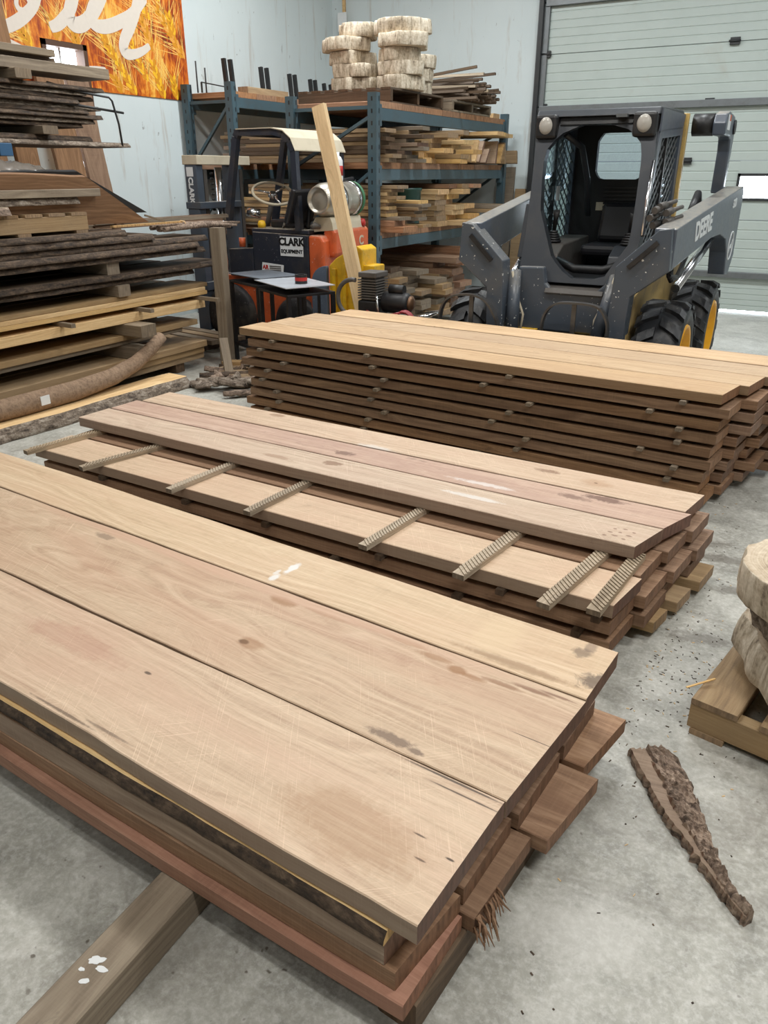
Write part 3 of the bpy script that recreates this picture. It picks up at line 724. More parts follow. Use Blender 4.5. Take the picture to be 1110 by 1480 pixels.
# twisted sticks used as spacers
for k, (y, xe) in enumerate(((3.02, -4.46), (3.62, -4.47), (4.35, -4.46), (5.02, -4.38))):
    o = grooved(.9, .034, .024, 300 + k).build('twisted_stick', M['greyw'], loc=(xe - .45, y, .5745), rot=(0, 0, R(-4)))
    tag(o, '%s grooved stick toward the post, poking out of the wall lumber pile' % ORD[k].capitalize(), 'spacer strip', 'grooved sticks in the wall pile')
# dark bark-edged boards
dk = [(.787, .04, 4.98, -4.62), (.828, .040, 5.35, -4.60), (.953, .04, 5.1, -4.60), (.994, .042, 5.02, -4.58), (1.037, .042, 5.15, -4.61), (1.080, .045, 4.55, -4.60), (1.126, .04, 4.3, -4.62)]
for k, (z, t, y1, xf) in enumerate(dk):
    yboard('bark_edged_slab', 'dark bark-edged slab, %s from the bottom of the dark ones, wall pile' % ORD[k], 'wood slab', 'darkw', Y0, y1, xf, .36, z, t, 'barkdark', None, 250 + k, live=(.016, .0), barkside=(True, False))
    yboard('rough_board', 'dark inner board behind the %s bark-edged slab of the wall pile' % ORD[k], 'board', 'darkw', Y0, min(y1, 5.0), xf - .40, .55, z, t, None, None, 260 + k)
# boards with bark lying on the pile toward the post
top = [(1.082, .036, 4.62, 5.02, -4.60, .26, 'greyw', 'short pale-topped bark slab on the wall pile beside the post'),
       (1.082, .040, 4.62, 5.45, -4.88, .24, 'darkw', 'dark bark slab on the wall pile reaching past the post'),
       (1.119, .030, 4.40, 5.30, -4.62, .25, 'darkw', 'rough bark slab with a flat pale face on the wall pile behind the post'),
       (1.123, .03, 4.40, 5.55, -4.89, .26, 'greyw', 'weathered slab on the wall pile under the bundle of twisted sticks'),
       (1.150, .028, 4.62, 5.20, -4.64, .22, 'greyw', 'uppermost short slab on the wall pile between leaning panel and post')]
st0 = None
for k in range(10):
    y0, y1 = 4.5 + rp.uniform(-.2, .2), 5.75 + rp.uniform(-.25, .15)
    z = 1.1545 + .027 * (k // 5); x = -4.90 - .045 * (k % 5) - rp.uniform(0, .006)
    o = grooved(1.25, .026, .021, 320 + k).build('twisted_stick', M['greyw' if k % 3 else 'walnut'], loc=(x, (y0 + y1) / 2, z), rot=(0, 0, R(90 + rp.uniform(-1.2, 1.2))))
    tag(o, 'thin twisted stick in the bundle on top of the wall pile behind the post', 'stick', 'twisted sticks bundled on the wall pile')
o = MB().bar((-4.70, 4.25, 1.187), (-4.70, 4.98, 1.187), .03, .014).build('pale_stake', M['pine'])
tag(o, 'pale split stake with a curled shaving lying on the wall pile', 'stick')
MB().tube([(-4.695, 4.96, 1.196), (-4.67, 4.985, 1.19), (-4.66, 4.99, 1.165), (-4.668, 4.98, 1.14)], [.006, .006, .004, .002], 6).build('shaving', M['pine'], o, origin=(-4.70, 4.615, 1.18))
o = MB().bar((-4.73, 4.62, 1.25), (-4.71, 4.80, 1.20), .02, .012).build('split_stick', M['greyw']); tag(o, 'short split stick crossing the pale stake on the wall pile', 'stick')
for k in range(7):
    y0 = 4.80 + rp.uniform(-.1, .1); y1 = y0 + rp.uniform(.65, .95); x = -4.66 - .042 * (k % 4); z = 1.150 - .01 * (k // 4)
    o = MB().tube([(x, y0, z), (x + rp.uniform(-.03, .05), (y0 + y1) / 2, z + .012), (x + rp.uniform(-.05, .1), y1, z + rp.uniform(-.03, .01))], [.02, .022, .012], 6).build('branch', M['bark'])
    tag(o, 'rough dead branch sticking out of the wall pile toward the forklift', 'branch', 'branches at the end of the wall pile')
# post
o = board('square_post', 'weathered square timber post standing at the end of the wall lumber pile', 'post', 'greyw', 1.14, .095, .095, (-4.475, 5.155, .57), 0, seed=281, chamf=.004, rot=(R(8), R(-90), R(0)))
o.location = (-4.435, 5.165, .57)
# --- pallet on the pile, with slabs
def pallet(name, label, loc, rz, L=1.1, W=1.0, mat='pineold', nb=7, h=.12, group=None, gaps=.05, dk=.02):
    t = thing(name, label, 'pallet', loc, group); t.rotation_euler = (0, 0, rz)
    for y in (-W / 2 + .025, 0, W / 2 - .025):
        board_mesh('', L, .045, h - 2 * dk, 1).build('stringer', M[mat], t, loc=(0, y, dk))
    bw = (L - gaps * (nb - 1)) / nb
    for i in range(nb):
        x = -L / 2 + bw / 2 + i * (bw + gaps)
        board_mesh('', W, bw, dk, 7 * i).build('deck_board', M[mat], t, loc=(x, 0, h - dk), rot=(0, 0, PI / 2))
    for x in (-L / 2 + .06, 0, L / 2 - .06):
        board_mesh('', W, .1, dk, 3).build('bottom_board', M[mat], t, loc=(x, 0, 0), rot=(0, 0, PI / 2))
    return t
pallet('pallet', 'wooden pallet lying on the dark boards of the wall pile', (-5.0, 3.45, 1.1665), PI / 2, 1.05, .75, 'pineold', 6, .135)
yboard('grey_slab', 'small grey slab with a torn end lying on the pallet of the wall pile', 'wood slab', 'greyw', 2.4, 3.35, -4.60, .3, 1.303, .05, 'bark', None, 290, live=(.012, 0), barkside=(True, False))
yboard('grey_slab', 'dark bark slab under the long grey slab on the wall pallet', 'wood slab', 'darkw', 2.5, 3.95, -4.66, .3, 1.354, .045, 'barkgrey', None, 291, live=(.016, 0), barkside=(True, False))
yboard('grey_slab', 'long grey slab with a blunt end lying under the big leaning panel', 'wood slab', 'greyw', 2.4, 4.12, -4.63, .3, 1.400, .05, 'barkgrey', None, 292, live=(.01, 0))
def slabpar(name, label, C, A, B, th, mats, n=14, seed=0, cat='wood slab'):
    C, A, B = Vector(C), Vector(A), Vector(B)
    nrm = (A - C).cross(B - A).normalized() * th
    b = MB(); W = B - A
    vs = []
    for i in range(n + 1):
        for j in (0, 1):
            p = C + (A - C) * (i / n) + W * (j + (.03 * smooth_noise(i / n * 3, seed + j, 2.)))
            vs += [p, p + nrm]
    fs = []
    for i in range(n):
        a = i * 4
        fs += [(a, a + 2, a + 6, a + 4), (a + 1, a + 5, a + 7, a + 3), (a, a + 4, a + 5, a + 1), (a + 2, a + 3, a + 7, a + 6)]
    fs += [(0, 1, 3, 2), (n * 4, n * 4 + 2, n * 4 + 3, n * 4 + 1)]
    b.add(vs, fs)
    o = b.build(name, mats); o.data.transform(Matrix.Rotation(-PI / 2, 4, 'Z')); o.rotation_euler = (0, 0, PI / 2)
    return tag(o, label, cat)
slabpar('tilted_slab', 'big brown slab tilted up on edge on the wall pile, sloping toward the post', (-4.64, 2.5, 1.55), (-4.64, 4.02, 1.53), (-4.74, 4.66, 1.20), .04, M['ply'], seed=3)
slabpar('tilted_slab', 'dark grey slab leaning behind the big brown tilted slab on the wall pile', (-4.69, 2.9, 1.555), (-4.69, 4.0, 1.56), (-4.79, 4.70, 1.27), .035, M['darkmetal'], seed=5)
# crumpled plastic film over a slab end
b = MB(); n, m_ = 26, 10; vs = []
for i in range(n + 1):
    for j in range(m_ + 1):
        y = 3.28 + .62 * i / n; a = j / m_
        h = .075 * math.sin(PI * a) * (math.sin(PI * min(1, i / n + .08)) ** .6)
        x = -4.70 - .26 * a
        d = .018 * mnoise.noise(Vector((i * .45, j * .8, 3)))
        vs.append((x + d, y + d, 1.545 + h + .02 * mnoise.noise(Vector((i * .33, j * .6, 9)))))
b.add(vs, [(i * (m_ + 1) + j, i * (m_ + 1) + j + 1, (i + 1) * (m_ + 1) + j + 1, (i + 1) * (m_ + 1) + j) for i in range(n) for j in range(m_)], 0, True)
t = NT('plastic_film'); M['film'] = t.bsdf((.16, .14, .12, 1), .22, Specular_IOR_Level=.7)
o = b.build('plastic_film', M['film']); sm = o.modifiers.new('thick', 'SOLIDIFY'); sm.thickness = .003
tag(o, 'crumpled translucent plastic wrapping lying along the top of the tilted brown slab', 'plastic film')
for k in range(3):
    yboard('plank', ('short brown plank at the back of the wall pile, %s of three' % ('lowest', 'middle', 'topmost')[k]), 'board', 'ply' if k < 2 else 'walnut', 2.6, 4.05 - .06 * k, -5.40, .25, 1.168 + .115 * k, .112, None, None, 295 + k)
# --- upper rack load on a cantilever arm
M['bluepaint'] = paint('blue_rack_paint', srgb(52, 92, 128), .45, .4)
t = thing('cantilever_rack', 'blue cantilever rack arm carrying the high load of bark slabs by the wall', 'rack', (-5.95, 3.2, 0))
for y in (3.0, 3.72):
    MB().box(-5.90, -5.02, y - .05, y + .05, 1.655, 1.735).build('arm', M['bluepaint'], t, bevel=.004)
    MB().box(-6.05, -5.90, y - .06, y + .06, 0, 2.9).build('upright', M['bluepaint'], t, bevel=.004)
MB().box(-6.1, -5.75, 2.94, 3.06, 0, .08).build('foot', M['bluepaint'], t); MB().box(-6.02, -5.93, 3.05, 3.67, 2.6, 2.68).build('cross_brace', M['bluepaint'], t)
MB().box(-6.1, -5.75, 3.66, 3.78, 0, .08).build('foot', M['bluepaint'], t)
up = [(1.736, .033, 4.95, -5.16, .36), (1.770, .036, 4.62, -5.20, .34)]
zz = 1.862
ends = [4.55, 4.66, 4.72, 4.60, 4.75, 4.52, 4.70, 4.62, 4.78]
for k in range(9): up.append((zz + .0315 * k, .030, ends[k], -5.2 + rp.uniform(-.03, .03), .34))
for k, (z, t_, y1, xf, w) in enumerate(up):
    yboard('bark_edged_slab', 'thin bark slab, %s from the bottom of the high load by the window' % ORD[k], 'wood slab', 'darkw', 2.5, y1, xf, w, z, t_, 'barkdark' if k % 3 else 'barkgrey', None, 400 + k, live=(.02, .0), barkside=(True, False))
    yboard('rough_board', 'inner slab behind the %s bark slab of the high load' % ORD[k], 'board', 'darkw', 2.5, y1 - .15 - rp.uniform(0, .15), xf - .38, .27, z, t_, None, None, 420 + k)
for k, (y, z, h, lb) in enumerate(((4.17, 1.8065, .055, 'chunky spacer block low in the high load of bark slabs'), (4.02, 2.146, .06, 'trapezoid spacer block under the thick grey plank of the high load'), (3.0, 1.8065, .055, 'low spacer block at the camera end of the high load'), (3.0, 2.146, .06, 'upper spacer block at the camera end of the high load'))):
    xtimber('spacer_block', lb, 'greyw', -5.85, -5.1, y, z, .13, h, 440 + k)
yboard('thick_plank', 'thick grey plank with a crack, running across the high load by the window', 'board', 'greyw', 2.5, 4.84, -5.16, .3, 2.207, .07, None, None, 445, live=(.008, 0))
yboard('rough_board', 'thin dark board between the two grey planks on the high load', 'board', 'darkw', 2.6, 4.40, -5.22, .26, 2.278, .03, None, None, 446)
yboard('thick_plank', 'uppermost grey plank with a slanted end on the high load', 'board', 'greyw', 2.5, 4.36, -5.16, .3, 2.309, .045, None, None, 447)
b = MB(); b.tube([(-5.22, 4.3, 2.15), (-5.18, 4.62, 2.10), (-5.15, 4.80, 2.085), (-5.14, 4.82, 2.06), (-5.14, 4.86, 1.90), (-5.14, 4.87, 1.745)], .008, 8)
tag(b.build('bent_rod', M['darkmetal']), 'bent dark metal rod hanging down from the high load of slabs', 'rod')
b = MB(); b.tube([(-5.2, 4.3, 2.03), (-5.15, 4.93, 1.985)], .009, 8)
tag(b.build('straight_rod', M['darkmetal']), 'straight dark rod poking out of the middle of the high load of slabs', 'rod')
# --- wide boards leaning on the wall
def leaner(label, y0, y1, z1, x0, x1, mat, seed, th=.04, name='leaning_board'):
    L = math.hypot(z1, x0 - x1); a = math.atan2(x0 - x1, z1)
    o = board_mesh(name, L, y1 - y0, th, seed, live=(.008, .008)).build(name, M[mat], loc=(0, 0, 0))
    # local x up the board, local y along the wall, local z off the wall
    ux = Vector((x1 - x0, 0, z1)).normalized(); uy = Vector((0, 1, 0)); uz = ux.cross(uy)
    o.matrix_world = Matrix(((ux.x, uy.x, uz.x, (x0 + x1) / 2), (ux.y, uy.y, uz.y, (y0 + y1) / 2), (ux.z, uy.z, uz.z, z1 / 2), (0, 0, 0, 1)))
    return tag(o, label, 'board')
leaner('tallest wide brown board leaning on the banner beside the window', 4.80, 5.02, 2.98, -6.15, -6.5, 'ply', 450, .05)
leaner('shorter brown board leaning at the wall beside the tallest board', 4.55, 4.74, 2.2, -6.1, -6.5, 'ply', 451)
leaner('pinkish pale board leaning at the wall behind the wall pile', 4.28, 4.46, 2.2, -6.1, -6.5, 'slabpink', 452)
leaner('wide brown board leaning across the lower window', 5.27, 5.575, 2.42, -6.2, -6.54, 'ply', 453)
leaner('brown board leaning at the window edge nearest the shelving', 5.61, 5.86, 2.40, -6.2, -6.54, 'walnut', 454)
leaner('dark board leaning in the gap left of the tallest board', 4.06, 4.24, 2.2, -6.1, -6.5, 'darkw', 455)
b = MB(); b.lathe([(.0, -.02), (.07, -.015), (.085, .02), (.06, .05), (.02, .06), (0, .06)], (-6.48, 4.93, 3.0), 'z', 14)
tag(b.build('cap', M['greyw']), 'crumpled cap resting on top of the tallest leaning board', 'cap')
# --- slab, bent log and bark litter on the floor in front of the pile
o = board('floor_slab', 'long live-edge slab with pale top lying on the floor before the wall pile', 'wood slab', 'pine', 1.95, .27, .085, (-4.43, 3.45, 0), PI / 2 + R(-3), None, 'barkgrey', seed=460, live=(.03, .03), barkside=(True, True), taper=.35)
b = MB()
path = [(-4.52, 2.30, .15), (-4.50, 2.7, .152), (-4.47, 3.1, .155), (-4.46, 3.5, .16), (-4.46, 3.85, .18), (-4.47, 4.1, .23), (-4.49, 4.3, .31), (-4.50, 4.42, .37)]
b.tube(path, [.066, .068, .068, .066, .062, .056, .05, .044], 12)
for p in b.v:
    p += Vector((.008 * mnoise.noise(p * 9), 0, .010 * mnoise.noise(p * 7 + Vector((3, 3, 3)))))
o = b.build('bent_log', M['debarked']); tag(o, 'long bent debarked log curving up against the wall pile', 'log')
lb = MB(); lb.box(-4.405, -4.400, 3.18, 3.25, .135, .195).build('paper_tag', M['whitepaint'], o, origin=(-4.4, 3.2, .16))
rb = random.Random(8)
def barkchunk(name, label, loc, L, w, rz, tilt, mat, seed, group=None, cat='bark piece'):
    n, m = 12, 5; b = MB(); vs = []
    for i in range(n + 1):
        u = i / n
        hw = w / 2 * (math.sin(PI * (.1 + .8 * u)) ** .6) * (1 + .5 * smooth_noise(u * 3, seed, 2))
        for j in range(m + 1):
            v = j / m * 2 - 1
            vs.append((L * (u - .5), hw * v, .022 * (1 - v * v) + .014 * mnoise.noise(Vector((i * .9, j * 1.3, seed)))))
    top = len(vs)
    vs += [(x, y, z - .016) for x, y, z in vs]
    idx = lambda i, j, k: k * top + i * (m + 1) + j
    fs = []
    for i in range(n):
        for j in range(m):
            fs += [(idx(i, j, 0), idx(i, j + 1, 0), idx(i + 1, j + 1, 0), idx(i + 1, j, 0)), (idx(i, j, 1), idx(i + 1, j, 1), idx(i + 1, j + 1, 1), idx(i, j + 1, 1))]
        fs += [(idx(i, 0, 0), idx(i + 1, 0, 0), idx(i + 1, 0, 1), idx(i, 0, 1)), (idx(i, m, 0), idx(i, m, 1), idx(i + 1, m, 1), idx(i + 1, m, 0))]
    for j in range(m):
        fs += [(idx(0, j, 0), idx(0, j, 1), idx(0, j + 1, 1), idx(0, j + 1, 0)), (idx(n, j, 0), idx(n, j + 1, 0), idx(n, j + 1, 1), idx(n, j, 1))]
    b.add(vs, fs, 0, True)
    o = b.build(name, M[mat], loc=loc, rot=(0, tilt, rz))
    return tag(o, label, cat, group)
for k in range(26):
    x = -4.28 + .62 * rb.random(); y = 4.45 + .75 * rb.random() - .25 * (x + 4.28)
    barkchunk('bark_piece', 'loose bark piece in the litter heap at the foot of the post', (x, y, .025 + .06 * rb.random()), rb.uniform(.14, .42), rb.uniform(.05, .12), rb.uniform(-1., 1.2), rb.uniform(-.15, .15), rb.choice(['bark', 'barkgrey', 'barkdark']), 500 + k, 'bark litter by the post')
board('offcut_block', 'small square offcut block in the bark litter beside the post', 'offcut', 'pineold', .16, .09, .09, (-4.30, 5.0, 0), .5, seed=470)
board('split_offcut', 'grey split offcut leaning upright in the bark litter', 'offcut', 'greyw', .36, .07, .03, (-4.22, 4.84, .14), 0, seed=471, rot=(0, R(55), R(-40)))
board('wide_offcut', 'flat worn slab offcut on the floor right beside the post foot', 'offcut', 'pineold', .55, .28, .06, (-4.05, 4.84, 0), R(-18), None, 'bark', seed=472, live=(.03, .03), barkside=(True, True))
# pale planks stacked behind the post
for k in range(4):
    board('pale_plank', 'white-topped plank, %s from the pile, in the low row behind the post' % ORD[k], 'board', 'greyw' if k % 2 else 'pineold', 1.0, .10, .04, (-5.38 + .05 * k, 5.36 + .125 * k, .10), R(-8), None, seed=480 + k)
for k, x in enumerate((-5.65, -5.1)):
    board('timber_bearer', '%s floor bearer under the pale planks behind the post' % ORD[k].capitalize(), 'timber beam', 'darkw', .55, .09, .0995, (x, 5.55, 0), PI / 2 - R(8), seed=490 + k)
# ------------------------------------------------------------------ pallet racks
M['rackgreen'] = paint('rack_green_paint', srgb(66, 88, 98), .42, .35, (.06, .05, .04))
def upright(b, x, y, z1):
    # open C column with punched slots
    b.box(x - .045, x + .045, y - .003, y + .003, 0, z1)
    for s in (-1, 1): b.box(x + s * .042 - .003, x + s * .042 + .003, y, y + .07, 0, z1)
    for s in (-1, 1): b.box(x + s * .036 - .009, x + s * .036 + .009, y + .067, y + .073, 0, z1)
def rack(label, X0, X1, Y0, Y1, z1, beams, deck, braces):
    t = thing('storage_rack', label, 'rack', ((X0 + X1) / 2, (Y0 + Y1) / 2, 0), 'green pallet racks in the corner')
    for y in (Y0, Y1):
        for x in (X0, X1):
            b = MB(); upright(b, x, y - .035, z1); b.build('upright', M['rackgreen'], t)
            b = MB(); b.box(x - .07, x + .07, y - .08, y + .08, 0, .01)
            b.build('foot_plate', M['rackgreen'], t)
            if y == Y0:
                b = MB()
                for k in range(int(z1 / .1)): b.box(x + .046, x + .0475, y + .012, y + .022, .05 + .1 * k, .09 + .1 * k); b.box(x - .008, x + .008, y - .0395, y - .0375, .05 + .1 * k, .085 + .1 * k)
                b.build('slot', M['black'], t)
        for (za, zb) in braces:
            MB().bar((X0 + .045, y, za), (X1 - .045, y, zb), .03, .03).build('brace', M['rackgreen'], t)
    for z, h in beams:
        for x in (X0, X1):
            b = MB(); b.box(x - .025, x + .025, Y0 + .04, Y1 - .04, z - h, z); b.box(x - .03, x + .03, Y0 + .03, Y0 + .10, z - h - .05, z + .03); b.box(x - .03, x + .03, Y1 - .10, Y1 - .03, z - h - .05, z + .03)
            b.build('beam', M['rackgreen'], t, bevel=.004)
        if deck:
            d = .055
            n = 7; w = (Y1 - Y0 - .10) / n
            for k in range(n):
                board_mesh('', X1 - X0 + .05, w - .006, d, k, chamf=.003).build('deck_board', M['pinedeck'], t, loc=((X0 + X1) / 2 - t.location.x, Y0 + .05 + w * (k + .5) - t.location.y, z + .001))
    return t
rack('green pallet rack against the banner wall with plywood top and black rods', -6.55, -5.94, 7.22, 9.9, 2.43, [(2.29, .10), (1.585, .10), (.90, .10)], True, [(2.25, 2.25), (1.66, 2.2), (1.0, 1.55), (.2, .85)])
rack('green pallet rack near the skid loader, loaded with lumber, pallets above', -4.87, -3.95, 6.82, 10.08, 2.22, [(2.10, .105), (1.585, .10), (.96, .10)], True, [(2.1, 2.1), (1.62, 2.02), (1.0, 1.55), (.2, .9)])
rl = random.Random(3)
def xboard(label, mat, xe, L, y, w, z, t, seed, group, rz=0., roll=0., cat='board', name='rack_board'):
    return board(name, label, cat, mat, L, w, t, (xe - L / 2, y, z), rz, group, seed=seed, rot=(roll, 0, rz), skew=(0, rl.uniform(-.03, .03)))
def column(where, y, w, n, t, z0, mats, xr, L, group, gap=.0015):
    for k in range(n):
        ww = w * rl.uniform(.86, 1.0); xe = rl.uniform(*xr)
        xboard('board %s from the bottom %s' % (ORD[k], where), rl.choice(mats), xe, L + rl.uniform(-.1, .1) + (xe + 3.9), y + rl.uniform(-.008, .008), ww, z0 + k * (t + gap), t, rl.randint(0, 999), group)
GA, GB, GC = 'boards on the middle shelf', 'boards on the lower shelf', 'boards under the lowest shelf'
zA, zB, zC = 1.643, 1.018, .09
# middle shelf
column('of the brownish bunch at the near upright, middle shelf', 7.02, .21, 8, .035, zA, ['greyw', 'pineold', 'darkw'], (-3.96, -3.78), 1.65, GA)
column('of the second brownish bunch on the middle shelf', 7.38, .20, 9, .034, zA, ['greyw', 'pineold', 'darkw', 'slabpink'], (-3.92, -3.66), 2.2, GA)
column('of the bunch with split pale ends, middle shelf', 7.66, .20, 4, .05, zA, ['pineold', 'pine'], (-3.98, -3.74), 2.2, GA)
column('of the first yellow bunch, middle shelf', 7.96, .24, 6, .046, zA, ['pine', 'pineold'], (-3.96, -3.66), 2.2, GA)
column('of the second yellow bunch, middle shelf', 8.28, .22, 7, .044, zA, ['pine', 'pineold', 'sapwood'], (-3.98, -3.62), 2.2, GA)
column('of the third yellow bunch, middle shelf', 8.60, .22, 7, .046, zA, ['pine', 'sapwood'], (-3.94, -3.6), 2.2, GA)
for k in range(14):
    y = 8.84 + .086 * k; ww = rl.uniform(.14, .28)
    xboard('%s board stood on edge at the far end of the middle shelf' % ORD[k].capitalize(), rl.choice(['pine', 'sapwood', 'pineold', 'slabpink']), rl.uniform(-3.98, -3.66), 2.0, y, ww, zA + ww / 2 + .006, .036, 900 + k, GA, 0., R(78 + rl.uniform(-9, 9)))
for k in range(4):
    xboard('%s board lying flat over the edge-stood boards, middle shelf' % ORD[k].capitalize(), 'sapwood' if k % 2 else 'pine', -3.62 - .05 * k, 1.8, 9.1 + .23 * k, .2, zA + .30, .04, 930 + k, GA, R(rl.uniform(-3, 3)))
# lower shelf
column('of the thin bunch at the near upright, lower shelf', 7.03, .21, 10, .030, zB + .11, ['pineold', 'greyw', 'sapwood'], (-3.98, -3.72), 1.65, GB)
for k in range(2):
    xboard('%s orange-brown beam end below the thin boards on the lower shelf' % ('lower', 'upper')[k].capitalize(), 'pinedeck', -3.80 + .12 * (k == 0), 1.6, 7.06, .27, zB + .055 * k, .054, 940 + k, GB)
column('of the ragged grey bunch, lower shelf', 7.36, .2, 9, .03, zB, ['greyw', 'pineold', 'sapwood'], (-3.86, -3.62), 2.2, GB)
column('of the first yellow bunch, lower shelf', 8.06, .27, 7, .052, zB, ['pine', 'pineold'], (-3.94, -3.74), 2.2, GB)
column('of the second yellow bunch, lower shelf', 8.38, .27, 7, .052, zB, ['pine', 'sapwood'], (-3.90, -3.62), 2.2, GB)
column('of the third yellow bunch, lower shelf', 8.72, .27, 4, .052, zB, ['pine', 'pineold'], (-3.9, -3.62), 2.2, GB)
for k in range(3):
    xboard('%s brown plank laid over the yellow bunches, lower shelf' % ORD[k].capitalize(), ['walnut', 'pineold', 'pinedeck'][k], -3.80 + .05 * k, 2.2, 8.28 + .22 * k, .20, zB + .378, .042, 950 + k, GB)
for k in range(4):
    xboard('%s long plank sticking out past the far rack upright, lower shelf' % ORD[k].capitalize(), ['pineold', 'pine', 'greyw', 'pineold'][k], -3.45 + .06 * k, 2.4, 9.2 + .2 * (k % 2), .19, zB + .10 + .045 * (k // 2), .042, 960 + k, GB)
for k in range(1):
    xboard('%s support block under the long planks at the far end, lower shelf' % ORD[k].capitalize(), 'pineold', -4.0, .6, 9.3, .42, zB, .098, 966 + k, GB, cat='spacer block')
b = MB(); b.lathe([(.0, 0), (.13, 0), (.14, .02), (.155, .36), (.165, .37), (.165, .39), (.14, .39), (.13, .02), (0, .02)], (-4.05, 7.66, zB), 'z', 26)
M['binplastic'] = plain('green_plastic', srgb(30, 66, 58), .45)
tag(b.build('plastic_bin', M['binplastic']), 'dark green round plastic bin between board bunches on the lower shelf', 'bin')
# below the lowest shelf
column('of the near weathered bunch under the lowest shelf', 7.05, .25, 12, .048, zC, ['pineold', 'greyw', 'darkw'], (-3.92, -3.66), 1.6, GC)
column('of the second weathered bunch under the lowest shelf', 7.40, .25, 11, .048, zC, ['greyw', 'pineold', 'greyw'], (-3.86, -3.58), 2.2, GC)
column('of the third weathered bunch under the lowest shelf', 7.74, .25, 8, .052, zC, ['pineold', 'greyw'], (-3.84, -3.5), 2.2, GC)
column('of the farther brown bunch under the lowest shelf', 8.15, .3, 10, .06, zC, ['walnut', 'pineold'], (-3.9, -3.6), 2.2, GC)
column('of the far brown bunch under the lowest shelf', 8.55, .3, 11, .06, zC, ['walnut', 'pinedeck'], (-3.9, -3.7), 2.2, GC)
for k, x in enumerate((-5.5, -4.3)):
    board('timber_bearer', '%s floor bearer under the bunches below the racks' % ORD[k].capitalize(), 'timber beam', 'darkw', 2.0, .09, .0895, (x, 7.85, 0), PI / 2, seed=970 + k)
# ---- top of the racks
zT = 2.158
p1 = pallet('pallet', 'dark pallet on top of the rack, under the stacked wood rounds', (-4.50, 7.75, zT), 0., 1.06, 1.16, 'darkw', 7, .135)
p2 = pallet('pallet', 'pallet on top of the rack, under the bundle of dark strips', (-4.42, 9.0, zT), 0., 1.0, 1.1, 'greyw', 6, .115)
def wood_round(name, label, c, rx, ry, h, seed, group=None, rz=0., face='cookie', side='birch', ir=.22):
    n = 56; b = MB()
    prof = [(.985, 0), (1.0, h * .05), (1.012, h * .35), (1.012, h * .7), (1.0, h * .97), (.99, h)]
    vs = []
    for (s, z) in prof:
        for k in range(n):
            a = 2 * PI * k / n
            r = 1 + ir * mnoise.noise(Vector((math.cos(a) * 1.5, math.sin(a) * 1.5, seed * 2.7))) + .09 * mnoise.noise(Vector((math.cos(a) * 4, math.sin(a) * 4, seed))) + .02 * mnoise.noise(Vector((math.cos(a) * 14, math.sin(a) * 14, seed + z * 3)))
            r *= 1 + .06 * (z / h - .5) * math.sin(a * 2 + seed)
            vs.append((rx * s * r * math.cos(a), ry * s * r * math.sin(a), z + (.006 * mnoise.noise(Vector((math.cos(a) * 2, math.sin(a) * 2, seed + 5.))) if z > h * .9 else 0)))
    b.add(vs, [(i * n + k, i * n + (k + 1) % n, (i + 1) * n + (k + 1) % n, (i + 1) * n + k) for i in range(len(prof) - 1) for k in range(n)], 1, True)
    o = len(b.v) - len(vs)
    b.f.append([o + k for k in range(n)]); b.mi.append(0); b.sm.append(False)
    b.f.append([o + (len(prof) - 1) * n + k for k in range(n)]); b.mi.append(0); b.sm.append(False)
    ob = b.build(name, [M[face], M[side]], loc=c, rot=(0, 0, rz))
    return tag(ob, label, 'wood round', group)
zr = zT + .1355
GR = 'wood rounds on the rack pallet'
h = [.125, .12, .115, .115, .125]
za = zb = zr
for k in range(5):
    dx, dy = [0, .03, -.02, -.05, .03][k], [0, -.04, .02, -.05, .01][k]
    wood_round('wood_round', 'wood round, %s from the bottom of the stack nearer the forklift, rack top' % ORD[k], (-4.61 + dx, 7.60 + dy, za), [.25, .21, .20, .23, .20][k], [.26, .22, .24, .25, .19][k], h[k] - .004, 20 + k, GR, k * 1.3, ir=.3)
    dx, dy = [-.02, .01, -.03, .02, -.01][k], [.0, -.04, .03, -.03, .02][k]
    wood_round('wood_round', 'wood round, %s from the bottom of the stack nearer the door, rack top' % ORD[k], (-4.07 + dx, 7.60 + dy, zb), [.23, .19, .22, .24, .25][k], [.24, .22, .20, .25, .24][k], h[k] - .004, 30 + k, GR, k * 2.1, ir=.3)
    za += h[k]; zb += h[k]
for k in range(3):
    wood_round('wood_round', 'small wood round, %s from the bottom of the rear stack on the rack pallet' % ORD[k], (-4.22 + .01 * k, 8.12, zr + .12 * k), .19, .19, .119, 40 + k, GR, k)
b0 = grooved(1.0, .034, .022, 77)
proto = None
for k in range(78):
    i, j = k % 10, k // 10
    x = -4.30 + rl.uniform(-.10, .12); y = 8.60 + .08 * i + .03 * (j % 2) + rl.uniform(-.008, .008)
    if j >= 3 and not (j - 2 <= i <= 11 - j): continue
    z = zT + .1165 + .034 * j + rl.uniform(0, .004)
    lab = 'dark strip, strip bundle heaped on the pallet at the far end of the rack top'
    if proto is None:
        proto = b0.build('bundled_strip', M['darkw'], loc=(x, y, z)); proto2 = b0.build('bundled_strip', M['strip'], loc=(x, y, z + .5)); tag(proto2, lab, 'spacer strip', 'strips heaped on the rack top'); tag(proto, lab, 'spacer strip', 'strips heaped on the rack top'); o = proto
    else:
        o = copyobj(proto if (k % 3 or j < 3) else proto2, (x, y, z))
    o.rotation_euler = (rl.uniform(-.4, .4), R(rl.uniform(-3, 3)) * (j > 2), R(rl.uniform(-4, 4)))
for k, (x, y, a) in enumerate(((-4.3, 8.75, 7), (-4.25, 9.2, 3))):
    o = copyobj(proto, (x, y, zT + .1165 + .034 * 7 + .02), (0, -R(a), R(8 - 6 * k)), 'loose strip jutting up over the strip heap, %s of two' % ('steeper', 'flatter')[k])
